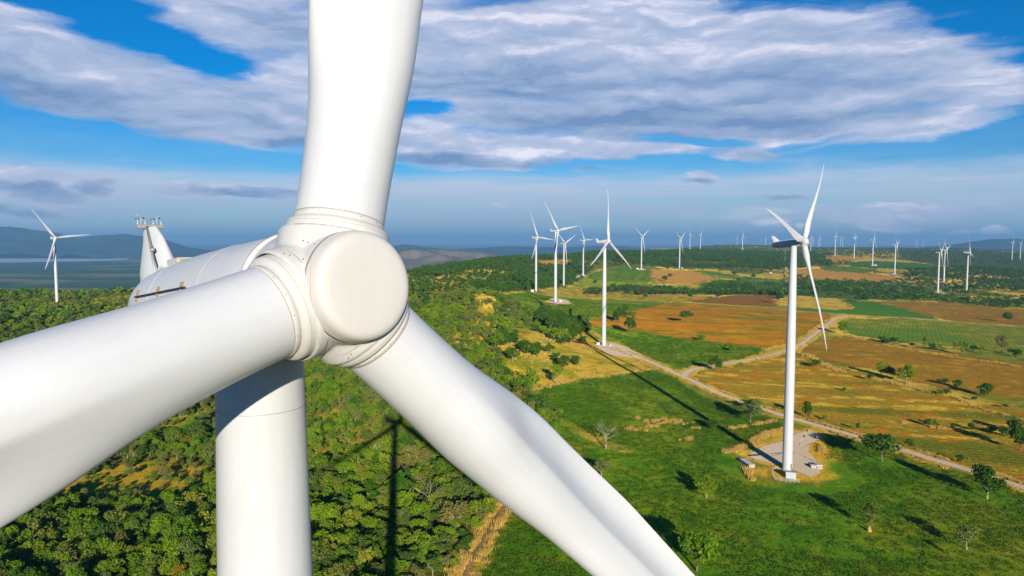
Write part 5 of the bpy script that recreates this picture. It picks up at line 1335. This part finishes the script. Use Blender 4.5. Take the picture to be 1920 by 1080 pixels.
# ------------------------------------------------------------------ small things on the ground
def at_px(px, py): return to_ground([(px, py)])[0]
def cabinet(x, y, w, d, h, yaw, label, mat=None, group=None):
    z = float(zground(x, y)[0]); root = empty('transformer_cabinet', (x, y, z), R(yaw)); tag(root, label, 'cabinet', group)
    mat = mat or m_cab
    MB().box((0,0,h/2+.12), (w,d,h-.1), bev=.05).build('housing', mat, root)
    MB().box((0,0,.09), (w+.3,d+.3,.3), bev=.03).build('plinth', m_conc, root)
    MB().box((0,0,h+.16), (w+.24,d+.24,.16), bev=.04).build('lid', m_grey, root)
    for s in (-1, 1):
        dd = MB().box((s*w*.24,-d/2-.02,h*.5+.1), (w*.42,.05,h*.74), bev=.015).build('door', mat, root)
        hb_ = MB(); hb_.box((s*w*.06,-d/2-.07,h*.5), (.05,.06,.3)); hb_.build('handle', m_black, dd)
        vv = MB()
        for k in range(5): vv.box((s*w*.24,-d/2-.055,h*.70+.05*k), (w*.28,.02,.022))
        vv.build('vent_grille', m_grey, dd)
    return root
bx_, by_, bz_ = [float(v) for v in FARM[0][:3]]
c_ = at_px(1483.5, 898.5)
cabinet(c_[0]+.2, c_[1]+1.1, 4.0, 2.1, 2.7, -18, 'pale grey electrical cabinet standing inside the railing at the foot of the near tower')
def railing(pts, label, h=1.35):
    root = empty('railing', (pts[0][0], pts[0][1], float(zground(*pts[0][:2])[0]))); tag(root, label, 'railing'); o0 = Vector(root.location)
    G3 = []
    for (ax, ay), (bx, by) in zip(pts[:-1], pts[1:]):
        n = max(1, int(round(math.hypot(bx-ax, by-ay)/1.9)))
        for i in range(n+1): G3.append(Vector((ax+(bx-ax)*i/n, ay+(by-ay)*i/n, float(zground(ax+(bx-ax)*i/n, ay+(by-ay)*i/n)[0])))-o0)
    for p in G3: MB().tube(p-Vector((0,0,.1)), p+Vector((0,0,h)), .06, n=6).build('post', m_rail, root)
    for hh in (.45, .9, h):
        b = MB()
        for a_, b_ in zip(G3[:-1], G3[1:]):
            if (a_-b_).length > .01: b.tube(a_+Vector((0,0,hh)), b_+Vector((0,0,hh)), .05, n=6)
        b.build('rail', m_rail, root)
m_rail = simple_mat('rail_paint', (.62,.62,.60), .5, .4)
rp = [at_px(*q)[:2] for q in ((1459,879.5),(1447.5,882.5),(1453,901),(1474,904.5),(1498,905.5))]
railing(rp, 'pale metal railing around the cabinet at the foot of the near tower')
fl_ = MB(); fl_.lathe([(2.65,-.3),(2.65,.22),(2.2,.30)], 48); fo = fl_.build('foundation_ring', m_conc, None, ang=30)
near1 = [o for o in bpy.data.objects if o.name == 'wind_turbine'][0]; fo.parent = near1
st_ = MB()
for k in range(5): st_.box((-1.0,-2.2-.28*(4-k),.2+.22*k), (1.1,.3,.06))
st_.build('access_steps', m_grey, near1)
MB().box((-1.0,-2.02,2.25), (.85,.12,2.0), bev=.03).build('tower_door', m_grey, near1)
def block_stack(px, py, yaw, blocks, label):
    x, y, z = at_px(px, py); z = float(zground(x, y)[0]); root = empty('block_stack', (x, y, z), R(yaw)); tag(root, label, 'concrete blocks')
    for (cx, cy, cz), dim, mt in blocks: MB().box((cx, cy, cz), dim, bev=.06).build('block', mt, root)
m_slab = simple_mat('weathered_slab', (.60,.55,.49), .85, .2, var=.15, vscale=2, bump=.3, bscale=5)
m_brick = simple_mat('pink_brick', (.50,.38,.30), .9, .1, var=.2, vscale=5, bump=.3, bscale=9)
block_stack(1411, 878, 9, [((0,5.2,.62),(2.9,9.6,1.25),m_brick),((0,1.5,1.36),(2.8,2.1,.22),m_slab),((0,3.75,1.36),(2.8,2.1,.22),m_slab),((0,6.0,1.36),(2.8,2.1,.22),m_slab),((0,8.4,1.36),(2.8,2.3,.22),m_slab)], 'long low stack of pale slabs left of the near tower')
block_stack(1531, 879, -8, [((-1.2,.6,.55),(2.2,1.8,1.1),m_brick),((1.25,.4,.55),(2.3,1.8,1.1),m_brick),((-1.25,.9,1.27),(2.5,2.6,.32),m_slab),((1.3,1.6,1.40),(2.5,3.0,.5),m_slab)], 'short stack of pale blocks on the right side of the gravel pad')
for px, py, w, d, h, lb in [(1121,646.5,3.4,2.2,2.4,'grey cabinet left of the tower foot at the end of the gravel pad'),(1144,649,2.2,1.6,1.6,'small white cabinet right of the tower foot at the gravel pad'),
    (1051,566.3,4.5,2.4,2.6,'pale cabinet beside the tower on the round pad'),(998,547,5.5,3,3.6,'white box left of the tower at the green field edge'),(1195,505.2,7,3,4,'white cabinets left of the hilltop tower'),
    (1279,503.2,6,3,3.2,'small white cabinet at the foot of the tower by the ploughed hill'),(1641,497.6,7,4,4,'white cabinet at the foot of the tower by the long dark green field'),(1774,533.5,7,4,4,'white cabinet at the foot of the rear one of the overlapping turbine pair')]:
    p = at_px(px, py); cabinet(p[0], p[1], w, d, h, 10, lb, m_tower, None)
# open hut with green roof
x, y, z = at_px(1176, 590.5); root = empty('hut', (x, y, float(zground(x, y)[0])), R(8)); tag(root, 'small open hut with a green roof beneath the trees by the orange field', 'hut')
m_groof = simple_mat('green_roof', (.05,.20,.13), .5, .4)
rf = MB(); rf.add([(-4.6,-2.8,2.3),(4.6,-2.8,2.3),(4.6,0,3.5),(-4.6,0,3.5),(4.6,2.8,2.3),(-4.6,2.8,2.3),(-4.6,-2.8,2.2),(4.6,-2.8,2.2),(4.6,0,3.4),(-4.6,0,3.4),(4.6,2.8,2.2),(-4.6,2.8,2.2)],
    [(0,1,2,3),(3,2,4,5),(6,9,8,7),(9,11,10,8),(0,6,7,1),(4,10,11,5),(1,7,8,2),(2,8,10,4),(0,3,9,6),(3,5,11,9)]); rf.build('roof', m_groof, root)
for sx in (-4, 0, 4):
    for sy in (-2.2, 2.2): MB().tube((sx,sy,-.2), (sx,sy,2.5), .12, n=6).build('post', m_bark, root)
MB().box((0,1.2,.75), (7.4,2.0,1.2), bev=.05).build('platform', m_bark, root)
# farm houses far back
def house(px, py, w, d, h, rc, label, yaw=12):
    x, y, z = at_px(px, py); root = empty('farmhouse', (x, y, float(zground(x, y)[0])), R(yaw)); tag(root, label, 'house')
    MB().box((0,0,h/2-.2), (w,d,h+.4)).build('wall', m_slab, root)
    a, b, e = w/2+.7, d/2+.7, h+w*.16
    MB().add([(-a,-b,h),(a,-b,h),(a,0,e),(-a,0,e),(a,b,h),(-a,b,h)], [(0,1,2,3),(3,2,4,5),(0,3,5),(1,4,2),(0,5,4,1)]).build('roof', rc, root)
    MB().box((-w*.2,-d/2-.02,1.1), (1.2,.1,2.2)).build('door', m_bark, root)
    for s in (.1,.33): MB().box((w*s,-d/2-.02,1.6), (1.2,.08,1.1)).build('window', m_black, root)
m_rroof = simple_mat('red_roof', (.42,.07,.05), .6); m_wroof = simple_mat('zinc_roof', (.55,.56,.57), .4, .5, .3)
house(1463.5, 503.5, 10, 8, 3.6, m_rroof, 'farmhouse with a red roof at the near edge of the long wood')
house(1472, 504, 14, 8, 3.4, m_wroof, 'long farm building with a grey roof beside the red roofed house')
house(1444, 512.5, 9, 7, 3.2, m_wroof, 'small white farmhouse among round trees left of the near tower')
house(1467, 471, 16, 10, 4.5, m_rroof, 'far red roofed house behind the long wood', 30)
# thin guyed mast
x, y, z = at_px(1471.5, 497); zz = float(zground(x, y)[0]); root = empty('lattice_mast', (x, y, zz)); tag(root, 'thin red and white guyed mast standing in front of the long wood', 'mast')
sc = math.hypot(x, y)/FPX; Hm = 33*sc
for k in range(7): MB().tube((0,0,Hm*k/7), (0,0,Hm*(k+1)/7), .42, n=6).build('mast_section', m_rroof if k % 2 else m_tower, root)
for k in range(3):
    t = 2*math.pi*k/3; MB().tube((0,0,Hm*.93), (Hm*.4*math.cos(t), Hm*.4*math.sin(t), 0), .05, n=4).build('guy_wire', m_grey, root)
# post fence on the yellow grass
fa, fb_ = at_px(1009, 642), at_px(1043, 637)
root = empty('post_fence', (fa[0], fa[1], float(zground(fa[0], fa[1])[0]))); tag(root, 'row of pale fence posts across the yellow grass above the small tree group', 'fence'); ps = []
for k in range(13):
    x = fa[0]+(fb_[0]-fa[0])*k/12; y = fa[1]+(fb_[1]-fa[1])*k/12; p = Vector((x, y, float(zground(x, y)[0])))-Vector(root.location); ps.append(p)
    MB().tube(p-Vector((0,0,.2)), p+Vector((0,0,1.5)), .12, .1, n=6).build('post', m_conc, root)
b = MB()
for a_, b_ in zip(ps[:-1], ps[1:]):
    for hh in (.6, 1.1): b.tube(a_+Vector((0,0,hh)), b_+Vector((0,0,hh)), .015, n=4)
b.build('wire', m_grey, root)
# anthill-like stump at the half bare tree
x, y, z = at_px(1632, 993)
mb_ = MB(); mb_.lathe([(.9,-.2),(.7,.5),(.42,1.3),(.12,1.9)], 14); o = mb_.build('earth_mound', simple_mat('mound_earth', (.48,.30,.10), .95, .1, var=.2, bump=.6, bscale=6), smooth=True); o.location = (x-1.2, y-1.5, float(zground(x, y)[0])); tag(o, 'small ochre earth mound at the foot of the ragged tree in the crop', 'mound')

# ------------------------------------------------------------------ the air
hz = MB().box((0, 14000, -10), (110000, 74000, 700)).build('haze', None); tag(hz, kind='stuff')
m, nt = new_mat('haze'); 
pv = N(nt, 'ShaderNodeVolumePrincipled', ins={'Color': (.25,.53,.88,1), 'Density': 4.9e-5, 'Anisotropy': .0})
nt.links.new(pv.outputs[0], N(nt, 'ShaderNodeOutputMaterial').inputs['Volume']); hz.data.materials.append(m)
